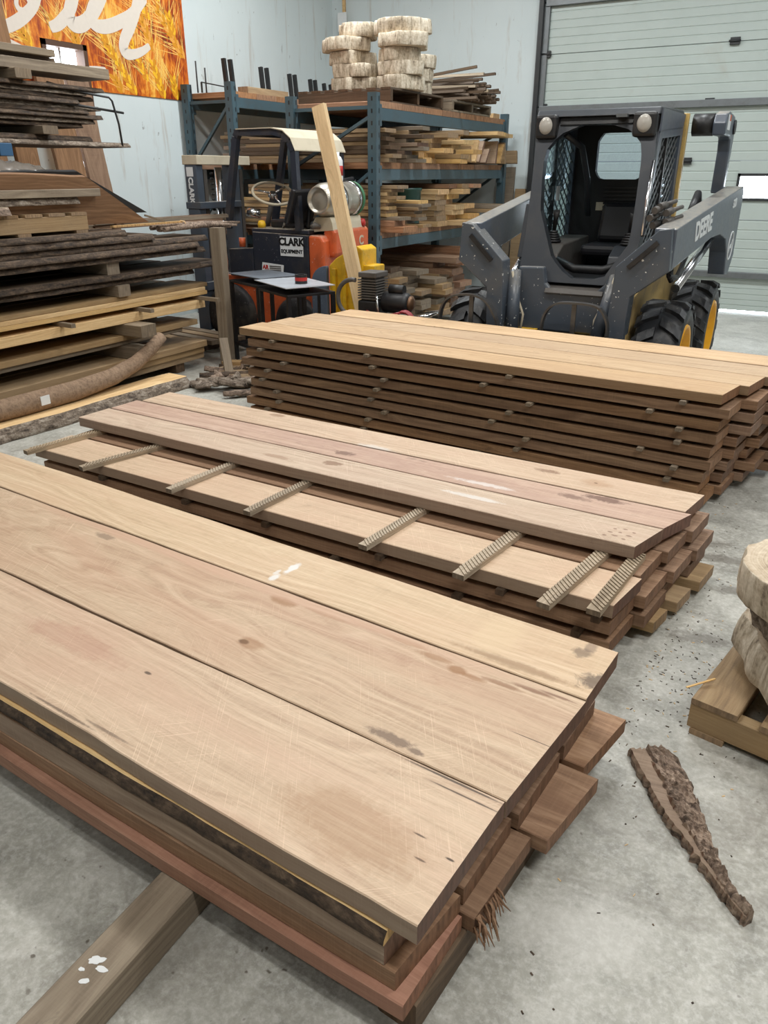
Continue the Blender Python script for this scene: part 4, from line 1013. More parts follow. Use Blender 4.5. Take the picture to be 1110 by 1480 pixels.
proto2.location = (-4.32, 9.05, zT + .1165 + .034 * 8)
board('block_offcut', 'small pale block at the far end of the rack top', 'offcut', 'pine', .12, .2, .05, (-4.0, 9.78, zT), 0, seed=981)
# first rack: rods and oddments on top
zT1 = 2.347
for k, y in enumerate((7.62, 8.28, 8.85, 9.3)):
    for s in (0, 1):
        b = MB(); b.bar((-6.30, y + .11 * s, zT1), (-6.33, y + .11 * s, zT1 + .36 - .02 * k), .045, .035, up=(0, 1, 0))
        tag(b.build('black_bar', M['black']), '%s black bar of the %s upright pair on the wall rack, from the banner' % (('first', 'second')[s], ORD[k]), 'metal bar', 'upright black bars on the wall rack')
for k, y in enumerate((9.62, 9.78)):
    b = MB(); b.bar((-6.30, y, zT1), (-6.33, y, zT1 + .28), .045, .035, up=(0, 1, 0))
    tag(b.build('black_bar', M['black']), '%s black bar of the farthest upright pair on the wall rack' % ORD[k].capitalize(), 'metal bar', 'upright black bars on the wall rack')
for k, y in enumerate((7.24, 7.38)):
    b = MB(); b.cyl((-6.4, y, zT1), (-6.4, y, zT1 + .30 - .05 * k), .008, n=8)
    tag(b.build('thin_rod', M['darkmetal']), 'thin upright rod near the banner end of the wall rack, %s of two' % ('taller', 'shorter')[k], 'rod')
b = MB(); b.bar((-6.35, 7.25, zT1 + .10), (-5.98, 7.32, zT1 + .03), .02, .012); b.bar((-6.35, 7.25, zT1), (-6.35, 7.25, zT1 + .10), .015, .015)
tag(b.build('angle_iron', M['darkmetal']), 'slanted dark angle iron on the near end of the wall rack', 'metal bar')
board('short_plank', 'short grey plank lying on the front edge of the wall rack', 'board', 'pineold', .75, .14, .07, (-6.05, 7.95, zT1), PI / 2, seed=985)
# long thin boards: corner stick with paper, panels behind the skid loader
b = MB(); b.bar((-6.35, 10.22, 0), (-6.42, 10.30, 3.9), .045, .02, up=(0, 1, 0))
t = b.build('corner_stick', M['pine']); tag(t, 'long thin pale stick standing in the corner with paper at its top', 'stick')
MB().box(-6.50, -6.36, 10.262, 10.268, 3.30, 3.52).build('paper', M['whitepaint'], t, origin=(-6.43, 10.265, 3.4))
for k, (x0, x1, z1, lb) in enumerate(((-4.06, -3.86, 1.62, 'grey panel board leaning on the back wall behind the rack'), (-3.84, -3.70, 1.36, 'shorter tan panel board leaning on the back wall beside the door frame'))):
    b = MB(); b.bar(((x0 + x1) / 2, 10.24, 0), ((x0 + x1) / 2, 10.335, z1), x1 - x0, .03, up=(0, 1, 0))
    tag(b.build('panel_board', M['greyw' if k == 0 else 'pineold']), lb, 'board')
# ------------------------------------------------------------------ banner, forklift, tables, compressor, loose things
def text(name, body, size, mat, parent, loc, axes, extrude=.002, bold=0., shear=0., spacing=1., align='CENTER'):
    """axes: (right, up) world vectors of the lettering"""
    c = bpy.data.curves.new(name, 'FONT'); c.body = body; c.size = size; c.extrude = extrude; c.offset = bold; c.shear = shear
    c.align_x = align; c.align_y = 'CENTER'; c.space_character = spacing
    co_ = bpy.data.objects.new(name, c); COL.objects.link(co_)
    me = bpy.data.meshes.new_from_object(co_.evaluated_get(bpy.context.evaluated_depsgraph_get()))
    bpy.data.objects.remove(co_); me.materials.clear(); me.materials.append(mat)
    o = bpy.data.objects.new(name, me); COL.objects.link(o)
    r, u = Vector(axes[0]).normalized(), Vector(axes[1]).normalized(); n = r.cross(u).normalized(); u = n.cross(r)
    rel = Vector(loc) - getparentloc(parent)
    o.parent = parent
    o.matrix_basis = Matrix(((r.x, u.x, n.x, rel.x), (r.y, u.y, n.y, rel.y), (r.z, u.z, n.z, rel.z), (0, 0, 0, 1)))
    return o
def wheatprint():
    t = NT('wheat_print')
    P = t.n('TexCoord').outputs['Object']
    n1 = t.noise(t.vmul(P, (1., 1.3, 1.)), 2.2, 5., .65, .7)
    st = t.noise(t.vmul(P, (1., 9., 1.6)), 2.2, 4., .7, .8)
    g = t.math('ADD', t.math('MULTIPLY', n1, .5), t.math('MULTIPLY', st, .5))
    c = t.ramp(g, [(.36, srgb(84, 26, 8)), (.45, srgb(160, 62, 14)), (.53, srgb(214, 116, 24)), (.62, srgb(246, 190, 80))])
    return t.bsdf(c, .45)
M['wheat'] = wheatprint()
M['ear'] = plain('ear_gold', srgb(246, 190, 38), .5); M['ear2'] = plain('ear_amber', srgb(232, 164, 70), .5); M['awn'] = plain('awn_yellow', srgb(246, 204, 110), .5)
M['ear3'] = plain('ear_shade_gold', srgb(216, 146, 26), .5); M['script'] = plain('script_cream', srgb(226, 216, 204), .5)
bn = thing('wall_banner', 'printed banner with ripe wheat and cream script lettering on the wall above the window', 'banner', (XL, 5.2, 2.283))
b = MB(); X0b = XL + .004
b.prism([(3.2, 2.283), (5.465, 2.283), (5.465, 2.665), (5.985, 2.665), (5.985, 2.283), (7.37, 2.283), (7.37, 4.4), (3.2, 4.4)], 'x', X0b, X0b + .008)
b.build('printed_sheet', M['wheat'], bn)
STROKES = {
    'a': ([(4.808, 2.666), (5.005, 2.681), (5.146, 2.71), (5.271, 2.768), (5.385, 2.844), (5.471, 2.924), (5.521, 3.01)], 0.105),
    'b': ([(5.294, 2.949), (5.277, 2.895), (5.296, 2.857), (5.343, 2.85), (5.393, 2.876), (5.417, 2.922), (5.394, 2.964)], 0.05),
    'c': ([(5.597, 2.758), (5.69, 2.794), (5.793, 2.87), (5.88, 2.958), (5.941, 3.063)], 0.11),
    'd': ([(5.899, 3.069), (5.87, 2.983), (5.841, 2.911), (5.84, 2.856), (5.882, 2.82), (5.965, 2.831), (6.058, 2.885), (6.172, 2.986), (6.282, 3.116)], 0.135),
    'e': ([(6.062, 2.956), (6.088, 2.875), (6.166, 2.843), (6.299, 2.86), (6.466, 2.923), (6.644, 3.017), (6.839, 3.188)], 0.12),
    'f': ([(6.746, 3.203), (6.684, 3.045), (6.587, 2.898), (6.497, 2.782), (6.459, 2.695), (6.496, 2.649), (6.603, 2.657), (6.731, 2.702), (6.826, 2.756)], 0.13),
    'g': ([(6.219, 3.12), (6.148, 3.025), (6.091, 2.946), (6.058, 2.885)], 0.1),
    'h': ([(5.966, 2.47), (6.095, 2.476), (6.194, 2.48)], 0.05),
}
EARS = [((6.543, 2.316), (6.207, 2.776)), ((7.31, 2.716), (6.953, 3.145)), ((6.955, 2.314), (6.833, 2.65)), ((6.871, 2.733), (6.729, 3.037)), ((5.343, 2.61), (5.247, 2.736)), ((6.37, 2.32), (6.267, 2.456)), ((7.194, 2.914), (7.135, 3.11)), ((5.878, 2.651), (5.869, 2.804)), ((7.152, 2.32), (7.118, 2.517)), ((5.67, 2.696), (5.646, 2.856)), ((7.0, 3.2), (6.7, 3.6)), ((6.2, 3.2), (5.9, 3.6)), ((5.3, 3.1), (5.0, 3.5)), ((4.6, 2.5), (4.4, 2.8))]
def catmull(p, n=6):
    p = [p[0]] + list(p) + [p[-1]]; out = []
    for i in range(1, len(p) - 2):
        for k in range(n):
            t = k / n; a, b_, c, d = p[i - 1], p[i], p[i + 1], p[i + 2]
            out.append(tuple(.5 * ((2 * b_[j]) + (-a[j] + c[j]) * t + (2 * a[j] - 5 * b_[j] + 4 * c[j] - d[j]) * t * t + (-a[j] + 3 * b_[j] - 3 * c[j] + d[j]) * t ** 3) for j in (0, 1)))
    out.append(tuple(p[-2])); return out
re = random.Random(4)
more = []
for q in range(16):
    y, z = re.uniform(3.3, 7.2), re.uniform(2.35, 3.5); an = re.uniform(R(95), R(130)); L = re.uniform(.25, .45)
    e = (y + L * math.cos(an), z + L * math.sin(an))
    if not (5.2 < y < 6.25 and z < 2.85): more.append(((y, z), e))
for k, (p0, p1) in enumerate(EARS + more):
    b = MB(); p0, p1 = Vector(p0), Vector(p1); d = p1 - p0; L = d.length; u = d / L; s = Vector((-u.y, u.x)); N = max(5, int(L / .052))
    big = 1.0 if k < len(EARS) else .8; e0 = X0b + .0083 + .00035 * (k % 9) / 9
    for i in range(N):
        for sd in (-1, 1):
            q = p0 + u * (L * (i + .35 * (sd > 0)) / N); w = .040 * big * (1 - .35 * i / N)
            ax = (u * .9 + s * sd * .5).normalized(); ay = Vector((-ax.y, ax.x)); c = q + s * sd * w * .62
            pts = [(c + ax * math.cos(a) * .046 * big + ay * math.sin(a) * .019 * big) for a in [2 * PI * j / 9 for j in range(9)]]
            b.prism([(v.x, v.y) for v in pts], 'x', X0b + .008, e0 + .0003 * ((i + (sd > 0)) % 2), (0, 2)[(i + (sd > 0)) % 2])
            for rep in range(2):
                e = c + (ax * 1.0 + s * sd * re.uniform(-.1, .5)).normalized() * re.uniform(.2, .55)
                nn = Vector((-(e - c).y, (e - c).x)).normalized() * .0045
                if 2.29 < e.y < 4.39 and 3.21 < e.x < 7.36 and not (5.42 < e.x < 6.03 and e.y < 2.72):
                    b.prism([((c - nn).x, (c - nn).y), ((c + nn).x, (c + nn).y), (e.x, e.y)], 'x', X0b + .008, e0 - .0001, 1)
    b.build('wheat_ear', [M['ear' if k % 2 == 0 else 'ear2'], M['awn'], M['ear3']], bn)
for kq, (k, (p, w)) in enumerate(STROKES.items()):
    c = catmull(p, 7); b = MB(); n = len(c); Lp, Rp = [], []
    for i in range(n):
        a, d = Vector(c[max(0, i - 1)]), Vector(c[min(n - 1, i + 1)]); t = (d - a).normalized(); s = Vector((-t.y, t.x)); f = w / 2 * (.75 + .25 * math.sin(PI * i / (n - 1)))
        if k == 'f': f *= 1.15 - .55 * i / (n - 1)
        if i in (0, n - 1): f *= .5
        Lp.append(Vector(c[i]) + s * f); Rp.append(Vector(c[i]) - s * f)
    e0 = X0b + .0098 + .0003 * kq
    vs = [(X0b + .0085, q.x, q.y) for q in Lp + Rp] + [(e0, q.x, q.y) for q in Lp + Rp]; N2 = 2 * n
    fs = []
    for i in range(n - 1):
        fs += [(N2 + i, N2 + i + 1, N2 + n + i + 1, N2 + n + i), (i, n + i, n + i + 1, i + 1), (i, i + 1, N2 + i + 1, N2 + i), (n + i, N2 + n + i, N2 + n + i + 1, n + i + 1)]
    b.add(vs, fs); b.build('script_lettering', M['script'], bn)
b = MB(); b.prism([(4.6, 2.66), (5.094, 2.632), (5.241, 2.591), (5.348, 2.55), (5.136, 2.50), (4.6, 2.48)], 'x', X0b + .0085, X0b + .0097); b.build('script_swash', M['script'], bn)

# ---- forklift, seen from its side, mast toward the wall
M['orange'] = paint('orange_paint', srgb(200, 92, 48), .5, .5, srgb(92, 52, 34), chips=.35, scale=4., dust=.7)
M['navy'] = paint('blue_black_paint', srgb(38, 43, 54), .4, .35, srgb(80, 74, 66), chips=.12, dust=.8)
M['guard'] = paint('guard_paint', srgb(40, 46, 58), .4, .4, srgb(90, 80, 66), dust=.85)
M['canopy'] = paint('dusty_canopy', srgb(192, 182, 160), .7, .3, srgb(150, 136, 112))
M['mast'] = paint('mast_paint', srgb(70, 80, 92), .45, .4, srgb(90, 84, 76), dust=.5)
M['rubber'] = paint('tyre_rubber', srgb(30, 31, 34), .6, .5, srgb(96, 90, 80), chips=.12)
M['wheelwhite'] = paint('dusty_wheel_disc', srgb(182, 174, 158), .5, .5, srgb(70, 60, 50))
M['seatblack'] = plain('black_vinyl', srgb(34, 34, 38), .35)
M['junk'] = paint('greasy_metal', srgb(84, 80, 76), .5, .6, srgb(50, 44, 38))
M['tank'] = paint('tank_aluminium', srgb(186, 180, 168), .32, .35, srgb(120, 112, 98), metal=.75)
M['chrome'] = plain('bright_metal', (.65, .66, .68), .22, 1.)
M['brown'] = plain('brown_metal', srgb(112, 84, 62), .45, .6)
M['white'] = plain('sticker_white', srgb(222, 226, 228), .5)
M['inkblack'] = plain('ink_black', srgb(22, 22, 24), .5)
M['inkred'] = plain('ink_red', srgb(178, 40, 34), .5)
M['yellow'] = paint('yellow_paint', srgb(222, 176, 30), .45, .35, srgb(90, 70, 40), chips=.2)
M['red'+'paint'] = paint('dull_red_paint', srgb(140, 34, 34), .4, .4, srgb(60, 40, 36))
fk = thing('forklift', 'old orange forklift with navy side panels and gas cylinder standing before the racks', 'forklift', (-4.5, 6.3, 0))
Yn, Yf = 5.88, 6.66
b = MB(); b.box(-5.15, -4.05, Yn + .04, Yf - .04, .22, .66); b.build('chassis', M['orange'], fk, bevel=.015)
b = MB(); b.prism([(-4.70, .70), (-4.70, 1.06), (-4.08, 1.045), (-4.08, .66)], 'y', Yn, Yn + .05); b.prism([(-4.98, .66), (-4.98, .90), (-4.70, .92), (-4.70, .70), (-4.2, .66)], 'y', Yn - .01, Yn + .04)
b.build('side_panel', M['navy'], fk, bevel=.008)
b = MB(); b.prism([(-4.72, .70), (-4.72, 1.07), (-4.08, 1.06), (-4.08, .66)], 'y', Yf - .05, Yf); b.build('side_panel', M['navy'], fk, bevel=.008)
b = MB(); b.box(-4.72, -4.08, Yn + .02, Yf - .02, 1.05, 1.09); b.build('hood', M['navy'], fk, bevel=.01)
b = MB(); b.prism([(-4.08, .22), (-4.08, 1.05), (-3.95, 1.045), (-3.92, 1.0), (-3.92, .30), (-3.97, .22)], 'y', Yn, Yf); b.build('counterweight', M['orange'], fk, bevel=.02)
b = MB(); b.prism([(-3.985, .86), (-3.985, 1.10), (-3.88, 1.10), (-3.86, 1.07), (-3.86, .90), (-3.88, .86)], 'y', Yn + .10, Yf - .10); b.build('counterweight_top', M['orange'], fk, bevel=.02)
b = MB(); b.box(-5.20, -5.0, Yn + .03, Yn + .2, .30, .60); b.box(-5.2, -5.0, Yn + .2, Yf - .04, .58, .62); b.build('front_fender', M['orange'], fk, bevel=.01)
for x, y, r in ((-4.24, Yn - .02, .255), (-4.24, Yf - .16, .255), (-5.02, Yn - .02, .29), (-5.02, Yf - .16, .29)):
    b = MB(); b.lathe([(r * .62, 0), (r * .9, 0), (r, .03), (r, .15), (r * .9, .18), (r * .62, .18)], (x, y, r), 'y', 28)
    w = b.build('wheel', M['rubber'], fk, origin=(x, y, r))
    b = MB(); b.lathe([(r * .62, .01), (r * .60, .035), (r * .42, .05), (r * .36, .02), (r * .16, .015), (r * .14, -.015), (.0, -.015)], (x, y, r), 'y', 28, smooth=True); b.build('rim', M['wheelwhite'], w, origin=(x, y, r))
# overhead guard: two side frames, cross bar, sheet
for y in (Yn + .03, Yf - .03):
    b = MB(); path = [(-5.0, 1.08), (-4.83, 1.84), (-4.80, 1.875), (-4.42, 1.875), (-4.32, 1.855), (-4.25, 1.80), (-4.21, 1.72), (-4.19, 1.08)]
    for a, c in zip(path[:-1], path[1:]): b.bar((a[0], y, a[1]), (c[0], y, c[1]), .055, .055, up=(0, 1, 0))
    b.build('guard_frame', M['guard'], fk)
b = MB(); b.bar((-4.80, Yn, 1.875), (-4.80, Yf, 1.875), .06, .05); b.build('guard_crossbar', M['guard'], fk)
b = MB(); top = [(-4.80, 1.905), (-4.42, 1.907), (-4.30, 1.885), (-4.22, 1.825), (-4.175, 1.73)]
pts = top + [(x + .0, z - .008) for x, z in reversed(top)]
b.prism(pts, 'y', Yn - .01, Yf + .02); b.build('guard_sheet', M['canopy'], fk)
b = MB(); b.tube([(-4.86, 6.28, .98), (-4.72, 6.24, 1.33)], .024, 10); b.build('steering_column', M['junk'], fk)
n = Vector((.38, -.30, .87)).normalized(); s = n.cross(Vector((0, 0, 1))).normalized(); u = s.cross(n); c0 = Vector((-4.70, 6.23, 1.375))
b = MB(); b.tube([c0 + (s * math.cos(a) + u * math.sin(a)) * .19 for a in [2 * PI * k / 28 for k in range(28)]], .013, 8, closed=True)
sw = b.build('steering_wheel', M['canopy'], fk, origin=c0)
b = MB()
b.cyl(c0 - n * .03, c0 + n * .012, .045, .03)
for k in range(3):
    a = 2 * PI * k / 3 + .4; b.tube([c0, c0 + (s * math.cos(a) + u * math.sin(a)) * .185], .011, 6)
b.build('spokes', M['chrome'], sw, origin=c0)
MB().cyl((-4.78, 6.12, 1.20), (-4.88, 6.05, 1.22), .04, n=12).build('column_lamp', M['chrome'], fk)
b = MB(); b.box(-4.62, -4.3, 6.05, 6.5, 1.09, 1.16); b.build('seat', M['seatblack'], fk, bevel=.02)
b = MB(); b.bar((-4.28, 6.02, 1.14), (-4.18, 6.02, 1.42), .05, .4, up=(0, 1, 0)); b.build('seat_back', M['seatblack'], fk, bevel=.015)
MB().tube([(-4.42, 5.98, 1.09), (-4.36, 5.97, 1.2), (-4.33, 5.96, 1.27)], .012, 8).build('lever', M['chrome'], fk)
# gas cylinder across the counterweight
tx, tz = -3.98, 1.335
b = MB(); b.lathe([(.0, .012), (.04, .016), (.075, .028), (.090, .030), (.098, .0), (.108, -.002), (.118, .02), (.138, .09), (.142, .16), (.142, .30), (.146, .31), (.146, .33), (.142, .34), (.142, .48), (.136, .56), (.10, .64), (.03, .67), (.0, .67)], (tx, Yn + .02, tz), 'y', 32)
tk = b.build('gas_cylinder', M['tank'], fk, origin=(tx, Yn, tz))
for y in (.22, .46):
    b = MB(); b.lathe([(.143, y), (.150, y), (.150, y + .05), (.143, y + .05)], (tx, Yn + .02, tz), 'y', 32); b.build('strap', M['chrome'], tk, origin=(tx, Yn, tz))
b = MB(); b.lathe([(.143, .53), (.150, .53), (.148, .56), (.140, .56)], (tx, Yn + .02, tz), 'y', 32); b.build('green_band', plain('green_band', srgb(64, 120, 84), .5), tk, origin=(tx, Yn, tz))
b = MB(); b.prism([(-4.10, 1.07), (-4.09, 1.15), (-4.06, 1.195), (-3.91, 1.195), (-3.89, 1.15), (-3.88, 1.09)], 'y', Yn + .1, Yn + .6); b.build('cylinder_cradle', M['canopy'], fk)
MB().tube([(-4.16, 6.0, 1.1), (-4.2, 6.1, 1.28), (-4.17, 6.35, 1.46), (-4.05, 6.6, 1.5)], .02, 8).build('hose', M['black'], fk)
# mast and carriage
for y in (5.90, 6.42):
    b = MB(); b.box(-5.42, -5.28, y - .045, y + .045, .12, 1.66); b.build('mast_rail', M['mast'], fk, bevel=.006)
    b = MB(); b.box(-5.36, -5.30, y + .075, y + .12, .2, 1.58); b.build('inner_rail', M['junk'], fk)
for z, h in ((1.62, .08), (1.24, .06), (.5, .08)):
    b = MB(); b.box(-5.44, -5.26, 5.85, 6.62 if z > 1.5 else 6.45, z, z + h); b.build('mast_crossmember', M['canopy' if z > 1.5 else 'mast'], fk, bevel=.005)
b = MB()
for k in range(26): b.lathe([(.012, -.012), (.018, -.004), (.012, .008)], (-5.33, 6.12, .4 + .046 * k), 'z', 8)
b.build('lift_chain', M['black'], fk)
MB().cyl((-5.36, 6.25, .2), (-5.36, 6.25, 1.6), .035, n=12).build('lift_cylinder', M['chrome'], fk)
text('mast_lettering', 'CLARK', .072, M['white'], fk, (-5.36, 5.8535, 1.40), ((0, 0, -1), (1, 0, 0)), bold=.003)
b = MB(); b.box(-5.40, -5.32, 5.8535, 5.8545, 1.52, 1.60); b.build('mast_sticker', M['white'], fk)
# stickers
b = MB(); b.box(-4.385, -4.135, Yn - .004, Yn - .001, .865, 1.03); b.build('name_plate', M['white'], fk)
text('plate_lettering', 'CLARK', .088, M['inkblack'], fk, (-4.26, Yn - .0045, .985), ((1, 0, 0), (0, 0, 1)), bold=.004)
text('plate_lettering', 'EQUIPMENT', .043, M['inkblack'], fk, (-4.26, Yn - .0045, .905), ((1, 0, 0), (0, 0, 1)), bold=.0015)
b = MB(); b.prism([(-4.60, .72), (-4.59, .80), (-4.35, .785), (-4.36, .70)], 'y', Yn - .014, Yn - .011); b.build('side_sticker', M['white'], fk)
text('sticker_lettering', 'AR', .05, M['inkred'], fk, (-4.555, Yn - .0145, .758), ((1, 0, -.05), (0.05, 0, 1)), bold=.002)
b = MB()
for i in range(3): b.box(-4.51, -4.38, Yn - .0155, Yn - .0145, .730 + .017 * i, .740 + .017 * i)
b.build('sticker_lines', M['junk'], fk)
text('rear_lettering', 'C', .11, M['canopy'], fk, (-3.858, 6.42, .98), ((0, 1, 0), (0, 0, 1)), bold=.003)
MB().cyl((-4.86, 5.93, .92), (-4.86, 5.93, 1.0), .03, n=12).build('filler_cap', M['orange'], fk)
# loose things lying on the forklift
b = MB(); b.lathe([(0, 0), (.042, 0), (.045, .02), (.045, .17), (.03, .20), (.016, .21), (.016, .24), (0, .24)], (-3.99, 6.25, 1.478), 'z', 16)
o = b.build('spray_can', M['white']); tag(o, 'white and red can standing on the forklift gas cylinder', 'can')
b = MB(); b.lathe([(.0455, .05), (.0455, .13)], (-3.99, 6.25, 1.478), 'z', 16); b.build('label_band', M['inkred'], o, origin=tuple(o.location))
for k, (x, y, z, r, m, lb, cat) in enumerate(((-4.66, 5.98, 1.11, .035, 'yellow', 'small yellow cap lying on the forklift hood', 'cap'), (-3.90, 6.50, 1.122, .034, 'inkred', 'small red ball-like cap on the forklift counterweight', 'cap'))):
    b = MB(); b.lathe([(.0, -.02), (r, -.02), (r * 1.1, .01), (r * .8, .04), (0, .045)], (x, y, z), 'z', 14); tag(b.build('bottle_cap', M[m]), lb, cat)
for k in range(6):
    x = -4.06 + .02 * k; y = 5.90 + .09 * k
    b = MB(); b.tube([(x, y, 1.115), (x + .03, y + .02, 1.128), (x + .06, y + .06, 1.115)], [.02, .03, .018], 8); tag(b.build('scrap_part', M['junk']), 'greasy scrap part lying on the forklift counterweight below the gas cylinder', 'scrap metal', 'scrap parts on the forklift')
# ---- yellow attachment with grey end plate
at = thing('loader_attachment', 'yellow steel attachment with a grey rounded end plate beside the forklift', 'attachment', (-3.42, 5.68, 0))
arc = [(-3.70, .02), (-3.70, .70)] + [(-3.70 + .15 * (1 - math.cos(a)), .70 + .14 * math.sin(a)) for a in [R(15 * k) for k in range(1, 7)]] + [(-3.545, .82), (-3.545, .02)]
b = MB(); b.prism(arc, 'y', 5.56, 5.60); b.build('end_plate', paint('grey_plate_paint', srgb(84, 96, 112), .5, .3, chips=.3), at, bevel=.004)
b = MB(); b.prism([(-3.545, .02), (-3.545, .84), (-3.48, .90), (-3.27, 1.01), (-3.22, .98), (-3.22, .02)], 'y', 5.60, 5.84); b.build('body', M['yellow'], at, bevel=.01)
for x in (-3.50, -3.40, -3.30):
    b = MB(); b.box(x, x + .035, 5.575, 5.60, .1, .82 + (x + 3.5) * .45); b.build('rib', M['yellow'], at, bevel=.004)
b = MB(); b.box(-3.26, -3.12, 5.62, 5.80, .6, .86); b.build('side_lug', M['yellow'], at, bevel=.01)
b = MB(); b.box(-3.36, -3.29, 5.585, 5.5995, .91, .96); b.build('reflector', M['redpaint'], at)
b = MB(); b.box(-3.64, -3.615, 5.553, 5.561, .3, .6); b.build('slot', M['black'], at)
at.location.x -= .14
# ---- leaning two-by-four
p0, p1 = Vector((-3.10, 5.40, .0)), Vector((-3.685, 5.545, 2.02)); d = p1 - p0
o = board_mesh('', d.length, .115, .045, 9, chamf=.004).build('leaning_plank', M['sapwood'])
ux = d.normalized(); uz = (Vector((0, -1, .1)) - ux * ux.dot(Vector((0, -1, .1)))).normalized(); uy = uz.cross(ux); mid = (p0 + p1) / 2
o.matrix_world = Matrix(((ux.x, uy.x, uz.x, mid.x), (ux.y, uy.y, uz.y, mid.y), (ux.z, uy.z, uz.z, mid.z), (0, 0, 0, 1)))
tag(o, 'long pale timber leaning upright behind the compressor, past the gas cylinder', 'board')
# ---- two black stands with steel plates
def stand(label, cx, cy, rz, h=.70, L=.52, W=.42):
    t = thing('work_stand', label, 'stand', (cx, cy, 0), 'black steel stands by the forklift'); t.rotation_euler = (0, 0, rz)
    for sx in (-1, 1):
        for sy in (-1, 1):
            b = MB(); x, y = sx * (L / 2 - .015), sy * (W / 2 - .015); b.box(x - .015, x + .015, y - .015, y + .015, 0, h - .02); b.build('leg', M['black'], t, loc=(0, 0, 0))
    b = MB(); b.box(-L / 2, L / 2, -W / 2, W / 2, h - .02, h); b.build('stand_top', M['black'], t, loc=(0, 0, 0), bevel=.003)
    for sy in (-1, 1):
        b = MB(); b.box(-L / 2, L / 2, sy * (W / 2 - .015) - .012, sy * (W / 2 - .015) + .012, .14, .165); b.build('lower_rail', M['black'], t, loc=(0, 0, 0))
    for sx in (-1, 1):
        b = MB(); b.box(sx * (L / 2 - .015) - .012, sx * (L / 2 - .015) + .012, -W / 2, W / 2, .14, .165); b.build('lower_rail', M['black'], t, loc=(0, 0, 0))
    b = MB(); b.box(-.09, .09, -.07, .07, h, h + .05); b.build('riser', M['black'], t, loc=(0, 0, 0))
M['plate'] = paint('steel_plate', srgb(196, 202, 210), .3, .3, srgb(120, 122, 126), metal=.25); M['plate2'] = paint('dull_steel_plate', srgb(128, 136, 146), .32, .3, srgb(80, 82, 86), metal=.3)
stand('black steel stand nearer the tall stack, with a shiny plate and tape roll', -3.70, 5.14, R(-27))
stand('black steel stand nearer the square post, with a dull dark plate', -4.26, 5.46, R(-24))
for nm, lb, cx, cy, rz, L, W, m, h in (('steel_plate', 'shiny steel plate lying on the stand nearer the tall stack', -3.72, 5.14, R(-29), .60, .42, 'plate', .75), ('steel_plate', 'dull grey steel plate lying on the stand nearer the square post', -4.26, 5.46, R(-20), .52, .40, 'plate2', .75)):
    b = MB(); b.box(-L / 2, L / 2, -W / 2, W / 2, 0, .006); tag(b.build(nm, M[m], loc=(cx, cy, h), rot=(0, 0, rz)), lb, 'metal plate')
b = MB(); b.lathe([(.028, 0), (.048, 0), (.048, .022)], (-3.62, 5.10, .757), 'z', 20, 0, False); b.lathe([(.0485, .022), (.0485, .048)], (-3.62, 5.10, .757), 'z', 20, 1, False); b.lathe([(.048, .048), (.048, .068), (.028, .068), (.028, 0)], (-3.62, 5.10, .757), 'z', 20, 0, False)
tag(b.build('tape_roll', [M['black'], M['inkred']]), 'black and red tape roll standing on the shiny steel plate', 'tape roll')
# ---- compressor
cp = thing('air_compressor', 'small air compressor with finned pump and red tank beside the tall stack', 'compressor', (-2.92, 5.17, 0))
b = MB(); b.lathe([(.0, -.33), (.07, -.32), (.125, -.27), (.135, -.22), (.135, .22), (.125, .27), (.07, .32), (0, .33)], (-2.90, 5.19, .40), 'x', 26); b.build('tank', M['redpaint'], cp)
b = MB(); b.box(-3.22, -2.62, 5.07, 5.31, .535, .555); b.build('deck_plate', M['junk'], cp, bevel=.004)
b = MB(); b.box(-3.10, -2.93, 5.09, 5.27, .555, .67); b.build('crankcase', M['black'], cp, bevel=.015)
b = MB()
b.box(-3.075, -2.955, 5.11, 5.25, .67, .84)
for k in range(8): b.box(-3.095, -2.935, 5.09, 5.27, .68 + .019 * k, .689 + .019 * k)
b.build('finned_cylinder', M['junk'], cp)
b = MB(); b.box(-3.09, -2.935, 5.085, 5.275, .835, .875); b.build('cylinder_head', M['junk'], cp, bevel=.008)
b = MB(); c0 = Vector((-3.10, 5.06, .685)); b.tube([c0 + Vector((-.02 - .135 * math.sin(a), 0, .135 * math.cos(a))) for a in [R(-10 + 12 * k) for k in range(17)]], .017, 8); b.build('belt_guard', M['junk'], cp)
b = MB(); b.lathe([(.0, -.12), (.05, -.12), (.075, -.10), (.078, .08), (.06, .11), (0, .11)], (-2.80, 5.17, .66), 'x', 20); b.build('motor', M['black'], cp)
b = MB(); b.lathe([(.0, 0), (.055, 0), (.06, .01), (.03, .03), (0, .03)], (-2.69, 5.17, .66), 'x', 20); b.build('motor_fan_cover', M['brown'], cp)
MB().cyl((-2.86, 5.17, .755), (-2.74, 5.17, .755), .035, n=14).build('capacitor_box', M['black'], cp)
MB().tube([(-2.93, 5.08, .72), (-2.90, 5.04, .70), (-2.89, 5.04, .6), (-2.88, 5.08, .52)], .010, 8).build('delivery_pipe', M['chrome'], cp)
MB().tube([(-2.63, 5.08, .58), (-2.5, 5.07, .60), (-2.5, 5.31, .60), (-2.63, 5.31, .58)], .011, 8).build('handle', M['chrome'], cp)
for y in (5.05, 5.33):
    b = MB(); b.lathe([(0, -.03), (.09, -.03), (.10, 0), (.09, .03), (0, .03)], (-3.1, y, .1), 'y', 20); b.build('wheel', M['rubber'], cp)
    b = MB(); b.bar((-3.1, y, .10), (-3.0, y - .05 * (1 if y > 5.2 else -1), .33), .03, .03); b.build('leg', M['redpaint'], cp)
b = MB(); b.box(-2.72, -2.68, 5.14, 5.24, 0, .28); b.build('foot', M['redpaint'], cp)
M['hose'] = plain('red_hose_rubber', srgb(140, 38, 44), .5)
b = MB(); pts = []
